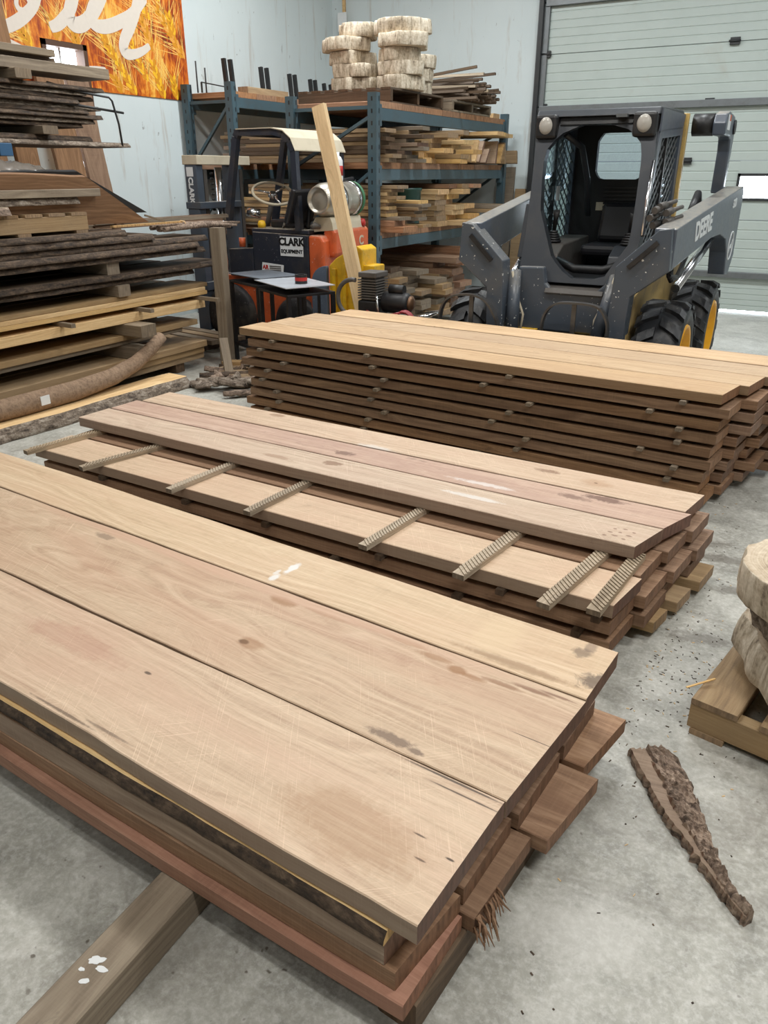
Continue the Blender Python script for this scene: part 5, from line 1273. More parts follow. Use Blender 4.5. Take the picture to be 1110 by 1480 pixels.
for k in range(150):
    a = 2 * PI * k / 25; pts.append((-2.70 + .016 * (k / 25) - .06, 5.01 - .02 * math.cos(a) + .012 * (k / 25) - .03, .545 + .0 + .125 * math.cos(a)) if False else (-2.66 + .13 * math.sin(a) * .75 + .003 * k / 25, 5.035 - .012 * (k / 25), .49 + .14 * math.cos(a)))
b.tube(pts, .0085, 7); b.tube([pts[-1], (-2.75, 5.0, .60), (-2.9, 5.02, .58), (-3.0, 5.06, .60)], .0085, 7)
tag(b.build('air_hose', M['hose']), 'dark red air hose coiled over the end of the compressor', 'hose')
# ------------------------------------------------------------------ skid loader facing the stacks
M['dgrey'] = paint('loader_grey_paint', srgb(72, 80, 90), .36, .3, srgb(110, 104, 94), chips=1., scale=3.5, dust=.35)
M['dgreyclean'] = paint('loader_arm_paint', srgb(82, 90, 102), .33, .25, srgb(120, 112, 100), scale=3., dust=.6)
M['cabblack'] = paint('cab_paint', srgb(46, 50, 56), .42, .25, srgb(80, 76, 70))
M['inside'] = plain('cab_interior', srgb(26, 27, 30), .55)
M['lyellow'] = paint('loader_yellow_paint', srgb(226, 178, 56), .45, .5, srgb(120, 98, 66), scale=5.)
M['dust'] = paint('muddy_yellow_panel', srgb(196, 166, 104), .65, .9, srgb(128, 112, 94), scale=2.6); M['postyellow'] = paint('dusty_yellow_post', srgb(206, 174, 104), .5, .5, srgb(128, 106, 76), scale=7.)
M['tyre'] = paint('loader_tyre_rubber', srgb(28, 30, 34), .5, .45, srgb(92, 90, 86), scale=9., chips=.1)
M['rimyellow'] = paint('rim_yellow_paint', srgb(232, 168, 22), .4, .25, srgb(110, 84, 40))
t = NT('tinted_glass'); tr = t.n('BsdfTransparent', {'Color': (.80, .90, .92, 1)}); gl = t.n('BsdfGlossy', {'Color': (.9, .95, 1., 1), 'Roughness': .06})
mx = t.n('MixShader', {0: .16, 1: tr.outputs[0], 2: gl.outputs[0]}); t.t.links.new(mx.outputs[0], t.out.inputs[0]); M['glass'] = t.m
t = NT('scratched_glass'); P = t.n('TexCoord').outputs['Object']; tr = t.n('BsdfTransparent', {'Color': (.90, .95, 1., 1)}); df = t.n('BsdfDiffuse', {'Color': (.75, .82, .95, 1)})
fac = t.math('ADD', .02, t.math('MULTIPLY', t.noise(t.vmul(P, (30., 4., 30.)), 1., 4., .6, 3.), .12)); mx = t.n('MixShader', {0: fac, 1: tr.outputs[0], 2: df.outputs[0]}); t.t.links.new(mx.outputs[0], t.out.inputs[0]); M['hazeglass'] = t.m
M['lens'] = plain('lamp_lens', srgb(176, 172, 164), .15)
CX = -1.57
sk = thing('skid_loader', 'dark grey and yellow skid loader parked behind the tall stack before the overhead door', 'skid loader', (CX, 6.1, 0))
# wheels
def wheel(x, y, side):
    r, w = .388, .30; c = Vector((x, y, r))
    b = MB(); h = w / 2
    b.lathe([(.23, -h + .02), (.30, -h), (.345, -h + .015), (.362, -h + .06), (.365, 0), (.362, h - .06), (.345, h - .015), (.30, h), (.23, h - .02), (.23, -h + .02)], c, 'x', 40)
    K = 15
    for k in range(K):
        for sd in (-1, 1):
            a0 = 2 * PI * (k + .5 * (sd > 0)) / K
            prof = []
            for (xx, da) in ((.0 + .012 * sd, .0), (.055 * sd, .06), (.11 * sd, .15), (h * .98 * sd, .22)):
                prof.append((xx, da))
            vs = []
            for (xx, da) in prof:
                ro = r if abs(xx) < h * .8 else r - .018
                for (aa, rr) in ((a0 + da, ro), (a0 + da + .17, ro), (a0 + da + .20, .35), (a0 + da - .03, .35)):
                    vs.append(c + Vector((xx, -math.sin(aa) * rr, math.cos(aa) * rr)))
            fs = []
            for i in range(3):
                for j in range(4): fs.append((i * 4 + j, i * 4 + (j + 1) % 4, (i + 1) * 4 + (j + 1) % 4, (i + 1) * 4 + j))
            fs += [(0, 1, 2, 3), (12, 15, 14, 13)]
            b.add(vs, fs)
    wh = b.build('wheel', M['tyre'], sk, origin=c)
    b = MB(); s = side
    b.lathe([(.235, -.10 * s), (.245, s * (h - .03)), (.235, s * (h - .005)), (.215, s * (h - .01)), (.205, s * .05), (.09, s * .03), (.085, s * .075), (.0, s * .075)], c, 'x', 36)
    b.build('rim', M['rimyellow'], wh, origin=c)
for y in (5.47, 6.70):
    wheel(CX + .66, y, 1); wheel(CX - .66, y, -1)
# chassis
b = MB(); b.prism([(5.34, .24), (5.30, .55), (5.34, .74), (6.0, .80), (7.05, .92), (7.12, .8), (7.10, .30), (6.9, .22)], 'x', CX - .42, CX + .42); b.build('chassis', M['dust'], sk, bevel=.01)
for s in (-1, 1):
    xo = CX + s * .425; b = MB(); b.prism([(5.18, .30), (5.14, .62), (5.20, .78), (5.9, .98), (6.5, 1.05), (6.9, 1.0), (6.95, .45), (6.1, .36)], 'x', min(xo, xo + s * .05), max(xo, xo + s * .05)); b.build('side_panel', M['dust'], sk, bevel=.006)
b = MB(); b.prism([(CX - .33, .54), (CX - .33, .96), (CX - .15, .965), (CX - .13, .86), (CX - .08, .81), (CX + .20, .805), (CX + .27, .87), (CX + .30, .94), (CX + .36, .94), (CX + .37, .54)], 'y', 5.27, 5.33); b.build('front_panel', M['dgrey'], sk, bevel=.012)
b = MB(); b.prism([(5.25, .80), (5.27, .83), (5.62, .86), (5.62, .80)], 'x', CX - .13, CX + .27); b.build('footwell_step', M['junk'], sk, bevel=.004)
b = MB(); b.box(CX - .33, CX - .16, 5.24, 5.30, .47, .55); b.box(CX + .1, CX + .36, 5.24, 5.30, .47, .53); b.build('lower_lip', M['lyellow'], sk, bevel=.004)
b = MB(); b.box(CX - .16, CX + .1, 5.22, 5.30, .38, .53); b.build('latch_block', M['black'], sk, bevel=.006)
# cab front frame: sample outline and opening by angle
def samp(poly, c, n=44):
    out = []
    for k in range(n):
        a = 2 * PI * k / n; d = Vector((math.cos(a), math.sin(a))); best = 0
        for i in range(len(poly)):
            p, q = Vector(poly[i]) - c, Vector(poly[(i + 1) % len(poly)]) - c
            e = q - p; den = d.x * (-e.y) + e.x * d.y
            if abs(den) < 1e-9: continue
            t_ = (p.x * (-e.y) + e.x * p.y) / den; u_ = (d.x * p.y - d.y * p.x) / den
            if t_ > 0 and -1e-6 <= u_ <= 1 + 1e-6: best = max(best, t_)
        out.append((c.x + d.x * best, c.y + d.y * best))
    return out
cc = Vector((-1.55, 1.40))
outer = [(-2.004, 1.86), (-1.97, 1.925), (-1.23, 1.925), (-1.19, 1.86), (-1.165, 1.70), (-1.150, 1.50), (-1.145, 1.2), (-1.16, .86), (-1.93, .86), (-1.935, 1.195), (-1.965, 1.55), (-1.992, 1.793)]
inner = [(-1.905, 1.66), (-1.888, 1.721), (-1.806, 1.798), (-1.687, 1.846), (-1.495, 1.85), (-1.341, 1.809), (-1.26, 1.724), (-1.24, 1.633), (-1.222, 1.375), (-1.21, 1.124), (-1.303, .962), (-1.339, .895), (-1.571, .89), (-1.715, 1.011), (-1.86, 1.316), (-1.89, 1.506)]
po, pi_ = samp(outer, cc), samp(inner, cc)
b = MB(); b.ringprism(po, pi_, 'y', 0, .07)
for v in b.v: v.y += 5.75 - (1.92 - v.z) * .38
b.build('cab_front_frame', M['cabblack'], sk)
b = MB()
for (x0, x1, z0, z1) in ((-1.83, -1.34, 1.852, 1.918),): b.box(x0, x1, 0, .012, z0, z1)
for v in b.v: v.y += 5.738 - (1.92 - v.z) * .38
b.build('visor_strip', M['black'], sk)
# cab side walls with diagonal mesh, roof, rear
def cabside(x, s):
    yb = lambda z: 5.80 - (1.92 - z) * .38
    # panel outline in (y, z) with opening
    outerp = [(yb(1.92), 1.92), (6.55, 1.92), (6.55, .98), (yb(1.0) + .02, .98)]
    innerp = [(yb(1.76) + .10, 1.76), (6.47, 1.80), (6.47, 1.06), (yb(1.1) + .10, 1.06)]
    b = MB(); b.ringprism(outerp, innerp, 'x', x - .02, x + .02); b.build('cab_side_frame', M['dgreyclean'], sk)
    b = MB()
    def clip(y0, z0, y1, z1):
        # clip a segment to the opening (convex)
        t0, t1 = 0., 1.
        d = (y1 - y0, z1 - z0); n = len(innerp); cx_ = sum(p[0] for p in innerp) / n; cz_ = sum(p[1] for p in innerp) / n
        for i in range(n):
            a, c = innerp[i], innerp[(i + 1) % n]; nx_, nz_ = -(c[1] - a[1]), c[0] - a[0]
            if nx_ * (cx_ - a[0]) + nz_ * (cz_ - a[1]) < 0: nx_, nz_ = -nx_, -nz_
            f0 = nx_ * (y0 - a[0]) + nz_ * (z0 - a[1]); fd = nx_ * d[0] + nz_ * d[1]
            if abs(fd) < 1e-9:
                if f0 < 0: return None
                continue
            tt = -f0 / fd
            if fd > 0: t0 = max(t0, tt)
            else: t1 = min(t1, tt)
        return None if t0 >= t1 else (y0 + d[0] * t0, z0 + d[1] * t0, y0 + d[0] * t1, z0 + d[1] * t1)
    for k in range(-14, 30):
        for sl in (-1, 1):
            q = clip(5.2, .7 + k * .075 - (sl > 0) * .9, 6.8, .7 + k * .075 - (sl > 0) * .9 + sl * 1.1)
            if q: b.bar((x + s * .012 * sl * .3, q[0], q[1]), (x + s * .012 * sl * .3, q[2], q[3]), .008, .008, up=(1, 0, 0))
    b.build('window_screen', M['steelgrey'], sk)
    b = MB(); b.prism(innerp, 'x', x - s * .016 - .002, x - s * .016 + .002); b.build('side_glass', M['glass'], sk)
    b = MB(); b.box(x - .018, x + .018, 6.02, 6.05, 1.06, 1.78); b.build('glass_divider', M['black'], sk)
    b = MB()
    b.prism([(yb(.98) - .0, .55), (yb(.98), .98), (6.55, .98), (6.9, .9), (6.9, .55)], 'x', x - .015, x + .015); b.build('cab_lower_side', M['dgrey'], sk)
    b = MB(); b.prism([(yb(1.10) - .03, 1.0), (yb(1.35) - .01, 1.35), (yb(1.35) + .06, 1.35), (yb(1.1) + .1, 1.0)], 'x', x - .03, x + .03); b.build('pillar_gusset', M['cabblack'], sk, bevel=.004)
cabside(-1.185, 1); cabside(-1.955, -1)
b = MB(); b.prism([(5.70, 1.90), (5.74, 1.945), (6.50, 1.965), (6.58, 1.94), (6.58, 1.90)], 'x', -2.0, -1.17); b.build('cab_roof', M['cabblack'], sk, bevel=.008)
b = MB(); b.prism([(5.755, 1.935), (5.74, 1.80), (5.9, 1.815), (6.50, 1.855), (6.56, 1.94)], 'x', -1.172, -1.16); b.build('roof_side_panel', M['dgreyclean'], sk)
b = MB(); b.bar((-1.165, 6.60, .95), (-1.165, 6.60, 1.95), .045, .05, up=(0, 1, 0)); b.build('rear_post', M['postyellow'], sk, bevel=.003)
b = MB(); b.bar((-1.98, 6.60, .95), (-1.98, 6.60, 1.95), .045, .05, up=(0, 1, 0)); b.build('rear_post', M['postyellow'], sk, bevel=.003)
# rear wall with window
cw = Vector((-1.58, 1.65)); rw = [(-1.77, 1.78), (-1.73, 1.83), (-1.45, 1.83), (-1.40, 1.78), (-1.40, 1.55), (-1.44, 1.505), (-1.73, 1.505), (-1.77, 1.55)]
b = MB(); b.ringprism(samp([(-1.96, 1.92), (-1.19, 1.92), (-1.19, 1.42), (-1.96, 1.42)], cw), samp(rw, cw), 'y', 6.50, 6.55); b.box(-1.96, -1.19, 6.50, 6.55, .85, 1.42); b.build('cab_rear_wall', M['inside'], sk)
b = MB(); b.prism(rw, 'y', 6.53, 6.536); b.build('rear_glass', M['hazeglass'], sk)
b = MB()
for k in range(7): b.box(-1.68, -1.36, 6.485, 6.50, 1.27 + .028 * k, 1.285 + .028 * k)
b.build('rear_louvre', M['black'], sk)
b = MB(); b.box(-1.735, -1.67, 6.49, 6.50, 1.28, 1.34); b.build('rear_sticker', M['canopy'], sk)
b = MB(); b.box(-1.95, -1.20, 5.42, 6.5, .84, .87); b.build('cab_floor', M['inside'], sk)
b = MB(); b.box(-1.70, -1.30, 6.02, 6.42, .98, 1.06); b.build('seat', M['seatblack'], sk, bevel=.03)
b = MB(); b.prism([(6.36, 1.04), (6.30, 1.08), (6.40, 1.34), (6.47, 1.34), (6.47, 1.04)], 'x', -1.66, -1.34); b.build('seat_back', M['seatblack'], sk, bevel=.03)
for s, x0, x1 in ((-1, -1.94, -1.74), (1, -1.38, -1.205)):
    b = MB(); b.prism([(5.55, .86), (5.62, 1.02), (5.75, 1.08), (6.4, 1.10), (6.4, .86)], 'x', x0, x1); b.build('side_console', M['cabblack' if s > 0 else 'junk'], sk, bevel=.01)
    xm = (x0 + x1) / 2
    b = MB()
    for k in range(5): b.lathe([(.055 - .007 * k, 0), (.062 - .007 * k, .009), (.05 - .007 * k, .018)], (xm, 5.80, 1.085 + .016 * k), 'z', 16)
    j = b.build('lever_boot', M['black'], sk)
    b = MB(); b.tube([(xm, 5.80, 1.15), (xm + .01, 5.79, 1.24), (xm + .02, 5.77, 1.30)], [.014, .018, .026], 10); b.build('joystick', M['black'], sk)
b = MB(); b.tube([(-1.74, 5.62, .98), (-1.60, 5.58, .93), (-1.40, 5.58, .93), (-1.26, 5.62, .98)], .03, 12); b.build('lap_bar', M['black'], sk)
MB().tube([(-1.83, 5.85, 1.80), (-1.76, 6.05, 1.72), (-1.74, 6.2, 1.5), (-1.74, 6.3, 1.25)], .022, 10).build('restraint_bar', M['cabblack'], sk)
b = MB(); b.bar((-1.93, 5.62, 1.30), (-1.93, 5.60, 1.48), .012, .02); b.build('grab_handle', M['black'], sk)
b = MB(); b.box(-1.925, -1.92, 6.05, 6.12, 1.36, 1.46); b.build('window_sticker', M['white'], sk)
# headlamps
for x in (-1.915, -1.255):
    b = MB(); b.box(x - .075, x + .075, 5.66, 5.80, 1.765, 1.915); h = b.build('lamp_housing', M['black'], sk, bevel=.02)
    b = MB(); b.lathe([(.0, -.018), (.03, -.015), (.046, -.004), (.05, .01)], (x, 5.66, 1.845), 'y', 20)
    for v in b.v: v.z = 1.845 + (v.z - 1.845) * 1.15
    b.build('lamp_lens', M['lens'], h, origin=tuple(sk.location))
b = MB(); b.box(-1.44, -1.37, 5.66, 5.74, 1.885, 1.905); b.build('roof_latch', M['steelgrey'], sk)
# lift arms: knee plate, beam, tilt cylinder, rear tower
def arm(s):
    X = lambda x: CX + s * (x - CX)       # mirror for the other side
    nm = []
    b = MB()
    kn = [(-.885, 1.245), (-.96, 1.235), (-1.195, 1.01), (-1.215, .52), (-1.10, .46), (-1.085, .83), (-.87, 1.0)]
    b.prism([(X(x), z) for x, z in kn], 'y', 5.08, 5.22); k = b.build('arm_knee', M['dgrey'], sk, bevel=.006)
    b = MB(); b.bar((X(-1.115), 5.072, 1.01), (X(-.955), 5.072, 1.165), .028, .02, up=(0, 1, 0)); b.build('pin_bar', M['black'], k, origin=tuple(sk.location))
    side = [(5.15, 1.24), (7.12, 1.455), (7.17, 1.40), (7.18, .93), (7.06, .79), (6.93, .80), (6.86, .98), (6.74, 1.085), (6.5, 1.13), (6.2, 1.125), (5.15, 1.0)]
    b = MB(); vs = []
    for off in (0., -.13):
        for (y, z) in side: vs.append((X(-.868 + (y - 5.15) * .062 + off), y, z))
    n = len(side); b.add(vs, [tuple(range(n)), tuple(range(2 * n - 1, n - 1, -1))] + [(i, (i + 1) % n, n + (i + 1) % n, n + i) for i in range(n)])
    b.build('arm_beam', M['dgreyclean'], sk, bevel=.008)
    b = MB(); b.prism([(6.60, 1.80), (6.58, 1.88), (6.62, 1.945), (6.72, 1.965), (7.02, 1.945), (7.10, 1.89), (7.12, 1.80), (7.08, 1.42), (6.98, 1.40), (6.99, 1.70), (6.95, 1.78), (6.88, 1.80)], 'x', min(X(-.97), X(-.88)), max(X(-.97), X(-.88))); b.build('rear_link', M['dgreyclean'], sk, bevel=.012)
    MB().cyl((X(-1.12), 6.68, 1.875), (X(-.975), 6.68, 1.875), .075, n=20).build('link_pivot', M['black'], sk)
    MB().cyl((X(-.88), 7.03, 1.87), (X(-.868), 7.03, 1.87), .05, n=16).build('link_pin', M['black'], sk)
    b = MB(); p, q = Vector((X(-1.22), 5.26, .93)), Vector((X(-1.30), 5.06, .40))
    b.tube([p, p + (q - p) * .75], .045, 14); c = b.build('tilt_cylinder', M['dgrey'], sk)
    MB().tube([p + (q - p) * .75, q], .024, 12).build('cylinder_rod', M['chrome'], sk)
    MB().tube([p + Vector((0, -.05, .0)), p + Vector((-.03 * s, -.06, -.12)), p + Vector((-.10 * s, -.06, -.28)), p + Vector((-.09 * s, -.08, -.42))], .009, 8).build('hydraulic_line', M['canopy'], sk)
    MB().cyl((X(-.95), 5.9, .80), (X(-.87), 6.85, 1.12), .032, n=12).build('lift_cylinder', M['chrome'], sk)
    b = MB(); b.prism([(5.10, .22), (5.06, .50), (5.20, .52), (5.22, .24)], 'x', min(X(-1.22), X(-1.02)), max(X(-1.22), X(-1.02))); b.build('arm_foot', M['dgrey'], sk, bevel=.006)
arm(1); arm(-1)
b = MB(); b.box(CX - .60, CX + .60, 5.06, 5.10, .18, .40); b.build('coupler_plate', M['dgrey'], sk, bevel=.006)
M['hoopsteel'] = paint('worn_steel_hoop', srgb(92, 92, 92), .35, .5, srgb(60, 48, 38), metal=.6)
for pts, xv in ((((-2.375, .36), (-2.37, .58), (-2.345, .70), (-2.28, .765), (-2.135, .785), (-2.03, .755), (-1.965, .68), (-1.925, .57), (-1.92, .36)), -2.13), (((-1.625, .36), (-1.622, .58), (-1.60, .70), (-1.54, .765), (-1.445, .782), (-1.27, .772), (-1.20, .70), (-1.18, .60), (-1.175, .36)), -1.41)):
    b = MB(); path = [(p[0], p[1]) for p in catmull(pts, 4)]
    for a, c in zip(path[:-1], path[1:]): b.bar((a[0], 5.0, a[1]), (c[0], 5.0, c[1]), .05, .012, up=(0, 1, 0)) if False else b.bar((a[0], 5.01, a[1]), (c[0], 5.01, c[1]), .05, .012, up=((c[1] - a[1]), 0, -(c[0] - a[0])))
    b.bar((xv, 5.01, .36), (xv, 5.01, .775), .03, .012, up=(0, 1, 0)); b.box(xv - .28, xv + .28, 4.985, 5.06, .33, .37)
    b.build('hoop_guard', M['hoopsteel'], sk)
# couplers and hoses
for k, (x, y, z) in enumerate(((-1.075, 5.38, 1.30), (-1.05, 5.38, 1.345), (-1.03, 5.42, 1.365), (-1.06, 5.42, 1.255), (-.99, 5.44, 1.33), (-.985, 5.44, 1.275))):
    b = MB(); b.tube([(x, y - .06, z - .012), (x + .02, y + .02, z)], [.022, .022], 10); b.tube([(x + .02, y + .02, z), (x + .06, y + .14, z + .02)], [.016, .013], 8); b.build('hydraulic_coupler', M['junk'], sk)
for k in range(3):
    MB().tube([(-.96, 5.55 + .05 * k, 1.0), (-.93, 5.45 + .05 * k, .93 - .02 * k), (-.92, 5.7 + .05 * k, .90), (-.94, 6.1, 1.0 + .02 * k)], .016, 8).build('hose', M['black'], sk)
MB().tube([(-1.11, 5.35, 1.18), (-1.13, 5.45, 1.4), (-1.15, 5.6, 1.62)], .012, 8).build('gas_strut', M['chrome'], sk)
# engine cowl behind the cab
b = MB(); b.prism([(6.58, .9), (6.58, 1.30), (7.05, 1.20), (7.12, .9)], 'x', CX - .38, CX + .38); b.build('engine_cowl', M['cabblack'], sk, bevel=.02)
MB().tube([(-1.05, 6.66, 1.25), (-1.04, 6.85, 1.40), (-1.04, 7.0, 1.25)], .03, 10).build('exhaust_hose', M['black'], sk)
# lettering and emblem on the arm
def onbeam(y, z): return (-.868 + (y - 5.15) * .062 + .0012, y, z)
dirb = Vector((.062, 1, .109)).normalized()
text('arm_lettering', 'DEERE', .165, M['white'], sk, onbeam(5.89, 1.213), (dirb, (0, 0, 1)), bold=.006, extrude=.002, spacing=1.02, shear=-.1)
text('model_number', '320', .085, M['white'], sk, onbeam(6.86, 1.335), (dirb, (0, 0, 1)), bold=.002, extrude=.002, shear=-.1)
c = Vector(onbeam(6.97, 1.02)); dr = Vector((.062, 1, 0)).normalized(); b = MB()
b.tube([c + dr * .085 * math.cos(a) + Vector((0, 0, .105 * math.sin(a))) for a in [2 * PI * k / 30 for k in range(30)]], .006, 6, closed=True)
deer = [(-.055, -.02), (-.02, .012), (.02, .012), (.035, .045), (.06, .05), (.05, .025), (.045, -.005), (.06, -.05), (.035, -.02), (-.015, -.02), (-.035, -.055), (-.045, -.02)]
vs = [c + dr * p[0] + Vector((e, 0, p[1])) for e in (0., .002) for p in deer]; n = len(deer)
b.add(vs, [tuple(range(n)), tuple(range(2 * n - 1, n - 1, -1))] + [(i, (i + 1) % n, n + (i + 1) % n, n + i) for i in range(n)])
b.build('deer_emblem', M['white'], sk)
b = MB(); b.box(-.8795, -.8785, 6.66, 6.80, 1.84, 1.94); w_ = b.build('warning_sticker', M['white'], sk); b = MB(); b.box(-.8785, -.878, 6.73, 6.80, 1.90, 1.94); b.build('sticker_flash', M['orange'], sk)
# ------------------------------------------------------------------ pallet of wood rounds, bark slab and litter on the concrete
a = R(-11.6); c_, s_ = math.cos(a), math.sin(a)
pc = Vector((-.113 + .55 * c_ - .5 * s_, 2.063 + .55 * s_ + .5 * c_, 0))
pallet('pallet', 'wooden pallet on the concrete carrying weathered wood rounds', pc, a, 1.1, 1.0, 'pineold', 6, .125, None, .06)
GW = 'wood rounds on the floor pallet'
wood_round('wood_round', 'dark barky round at the bottom of the pile on the floor pallet', (.30, 2.31, .1255), .215, .21, .06, 61, None, 0, 'cookie', 'barkgrey')
wood_round('wood_round', 'broad pale round with a dark crack, second from the bottom on the floor pallet', (.30, 2.32, .186), .32, .30, .115, 62, None, .6, 'cookie', 'birch', .12)
wood_round('half_round', 'pale half round lying on the broad cracked round', (.40, 2.38, .306), .25, .27, .05, 63, None, .2, 'cookie', 'birch')
wood_round('wood_round', 'small dark barky round below the topmost one on the floor pallet', (.165, 2.24, .357), .20, .2, .075, 64, None, 0, 'cookie', 'barkgrey')
wood_round('wood_round', 'topmost pale round of the pile on the floor pallet', (.16, 2.235, .4325), .225, .22, .115, 65, None, 1.2, 'cookie', 'birch', .12)
barkchunk('bark_piece', 'curled bark strip lying on the topmost round of the floor pallet', (.19, 2.32, .57), .30, .08, .2, .0, 'bark', 640)
b = MB(); b.bar((-.135, 2.10, .130), (-.065, 2.17, .142), .006, .003); tag(b.build('wood_splinter', M['pine']), 'pale splinter sticking out at the corner of the floor pallet', 'splinter')
# long bark slab
Lf = [(-.241, 1.869), (-.175, 1.773), (-.137, 1.715), (-.098, 1.661), (-.047, 1.612), (-.012, 1.570), (.023, 1.532), (.052, 1.50), (.076, 1.475), (.100, 1.452), (.118, 1.436)]
Rt = [(-.112, 1.905), (-.066, 1.82), (-.043, 1.775), (-.022, 1.725), (.001, 1.672), (.018, 1.635), (.038, 1.59), (.060, 1.545), (.085, 1.51), (.113, 1.478), (.132, 1.455)]
def dens(p, k=10): return catmull(p, k)
A, B = dens(Lf), dens(Rt); b = MB(); m = 26; n = len(A); vs = []
for i in range(n):
    for j in range(m + 1):
        v = j / m; p = Vector(A[i]).lerp(Vector(B[i]), v)
        edge = .012 * mnoise.noise(Vector((i * .35, 5, j * .1))) * (1 if j in (0, m) else .3)
        bark = 1. if v > .36 - .25 * (i / n) else 0.
        z = .016 + .008 * math.sin(PI * v) + bark * (.014 * math.sin(PI * min(1, max(0, v - .1))) + .010 * mnoise.noise(Vector((p.x * 28, p.y * 28, 1))) + .012 * mnoise.noise(Vector((p.x * 80, p.y * 80, 4))) + .008 * mnoise.noise(Vector((p.x * 190, p.y * 190, 7))))
        if j in (0, m): z = .006
        if i == 0: p = p + Vector((0, .012 * mnoise.noise(Vector((j * .9, 2, 7)))))
        vs.append((p.x + edge, p.y + edge, max(.004, z + .012)))
tp = len(vs); vs += [(x, y, 0.0) for x, y, z in vs]
fs, mi = [], []
I = lambda i, j, k=0: k * tp + i * (m + 1) + j
for i in range(n - 1):
    for j in range(m):
        v = (j + .5) / m
        b_ = 1 if v > .36 - .25 * (i / n) else 0
        fs.append((I(i, j), I(i, j + 1), I(i + 1, j + 1), I(i + 1, j))); mi.append(b_)
        fs.append((I(i, j, 1), I(i + 1, j, 1), I(i + 1, j + 1, 1), I(i, j + 1, 1))); mi.append(1)
    for j in (0, m): fs.append((I(i, j), I(i + 1, j), I(i + 1, j, 1), I(i, j, 1))); mi.append(1)
for j in range(m):
    for i in (0, n - 1): fs.append((I(i, j), I(i, j + 1), I(i, j + 1, 1), I(i, j, 1))); mi.append(1)
b.v = [Vector(v) for v in vs]; b.f = [list(f) for f in fs]; b.mi = mi; b.sm = [False] * len(fs)
tag(b.build('bark_slab', [M['greyb'], M['bark']]), 'long tapering piece of rough bark lying alone on the concrete', 'bark piece')
# chips
b = MB(); b.bar((-1.055, .705, .004), (-1.045, .775, .006), .012, .006); tag(b.build('wood_chip', M['pine']), 'yellow wood chip on the concrete near the painted timber', 'wood chip')
b = MB(); b.prism(blobpts(-1.066, .80, .008, .006, 3, 10), 'z', 0, .006); tag(b.build('paper_scrap', M['white']), 'tiny white scrap on the concrete just past the yellow wood chip', 'scrap')
b = MB(); b.bar((-1.16, 1.06, .003), (-1.13, 1.09, .004), .005, .004); tag(b.build('wood_chip', M['pine']), 'tiny pale chip on the concrete close to the reddish bottom board', 'wood chip')
b = MB(); b.box(-.60, -.50, 7.62, 7.645, 0, .02); tag(b.build('floor_stick', M['whitepaint']), 'white stick on the floor near the overhead door beside the loader wheel', 'stick')
rc = random.Random(21); b = MB()
for k in range(340):
    if k < 190: x, y = rc.gauss(-.22, .16), rc.gauss(2.35, .28)
    else: x, y = rc.uniform(-1.6, 1.2), rc.uniform(.3, 4.2)
    q = F(0, 0); 
    if x < -.30 and y < 6: x = -.30 + abs(rc.gauss(0, .15))
    L = rc.uniform(.0015, .006); an = rc.uniform(0, PI); w = rc.uniform(.0008, .002)
    b.box(-L, L, -w, w, 0, .0015, rc.choice([0, 0, 0, 1]), Matrix.Translation((x, y, 0)) @ Matrix.Rotation(an, 4, 'Z'))
o = b.build('sawdust_litter', [M['barkdark'], M['sapwood']], origin=(0, 2, 0)); tag(o, 'fine chips and sawdust scattered on the open concrete beside the stacks', 'wood litter', kind='stuff')
# white paint on the timber bearer (part of that timber)
inv = Matrix.LocRotScale(be.location, be.rotation_euler, None).inverted()
for k, (cx, cy, rx, ry, ro) in enumerate(((-1.025, .628, .017, .009, .5), (-1.0, .62, .014, .006, .2), (-1.035, .60, .006, .004, 0), (-1.01, .585, .012, .005, .6))):
    b = MB(); b.prism([tuple((inv @ Vector((p[0], p[1], .089)))[:2]) for p in blobpts(cx, cy, rx, ry, 50 + k, 20, ro)], 'z', .0888, .0899)
    b.build('paint_splash', M['whitepaint'], be, loc=(0, 0, 0))
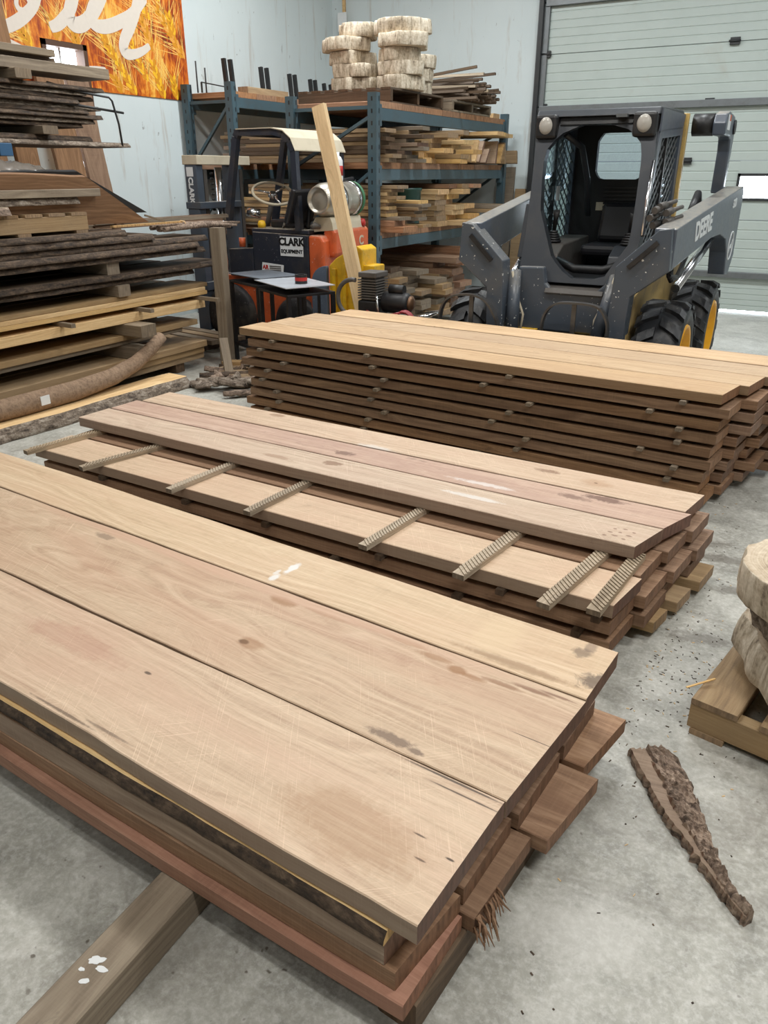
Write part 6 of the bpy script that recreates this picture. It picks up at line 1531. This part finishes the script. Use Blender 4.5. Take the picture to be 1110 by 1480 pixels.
# ------------------------------------------------------------------ lamps, camera
M['lamp'] = emis('led_tube', (1., .97, .92), 6.)
M['lampbody'] = plain('lamp_housing', (.7, .7, .7), .4)
def lamp(x, y, watts, sx=1.2, sy=.3, z=4.7, label=''):
    t = thing('shop_or_fill_light', label, 'lamp', (x, y, z), 'shop lights below the ceiling')
    MB().box(x - sx / 2, x + sx / 2, y - sy / 2, y + sy / 2, z + .03, z + .09).build('housing', M['lampbody'], t)
    MB().box(x - sx / 2 + .02, x + sx / 2 - .02, y - sy / 2 + .02, y + sy / 2 - .02, z + .02, z + .03).build('diffuser', M['lamp'], t)
    for s in (-1, 1): MB().cyl((x + s * sx * .4, y, z + .09), (x + s * sx * .4, y, ZC), .006, n=6).build('hanger', M['steelgrey'], t)
    l = bpy.data.lights.new('shop_or_fill_light_source', 'AREA'); l.shape = 'RECTANGLE'; l.size = sx; l.size_y = sy; l.energy = watts; l.color = (.94, .985, 1.) if y > 6 else (1., .985, .955)
    o = bpy.data.objects.new('shop_or_fill_light_source', l); COL.objects.link(o); o.location = (0, 0, .015); o.parent = t
for i, (x, y, wt) in enumerate(((-4.4, 7.2, 118), (-1.5, 7.2, 96), (1.7, 7.0, 84), (-4.4, 4.2, 74), (-1.4, 4.0, 74), (1.8, 3.4, 76), (1.5, .2, 100), (-3.4, -.2, 36), (-.6, -1.6, 34))):  # last three are unseen fill lamps added to brighten the front faces
    lamp(x, y, wt, label='%s shop or fill light hanging from the ceiling, from the corner rack onward' % ORD[i])
w = bpy.data.worlds.new('world'); scene.world = w; w.use_nodes = True
w.node_tree.nodes['Background'].inputs[0].default_value = (.8, .88, 1., 1); w.node_tree.nodes['Background'].inputs[1].default_value = .4
cam = bpy.data.cameras.new('camera'); co = bpy.data.objects.new('camera', cam); COL.objects.link(co)
cam.sensor_fit = 'VERTICAL'; cam.sensor_height = 24.; cam.lens = 1105. / 1480. * 24.
co.location = (0, 0, 1.55)
co.rotation_euler = (R(90) - math.atan(490 / 1105.), 0, R(29.4))
cam.clip_start = .02
scene.camera = co
scene.view_settings.view_transform = 'Standard'; scene.view_settings.look = 'None'; scene.view_settings.gamma = 1.; scene.view_settings.use_curve_mapping = False
scene.view_settings.exposure = 0.
scene.cycles.use_denoising = True
scene.cycles.max_bounces = 8
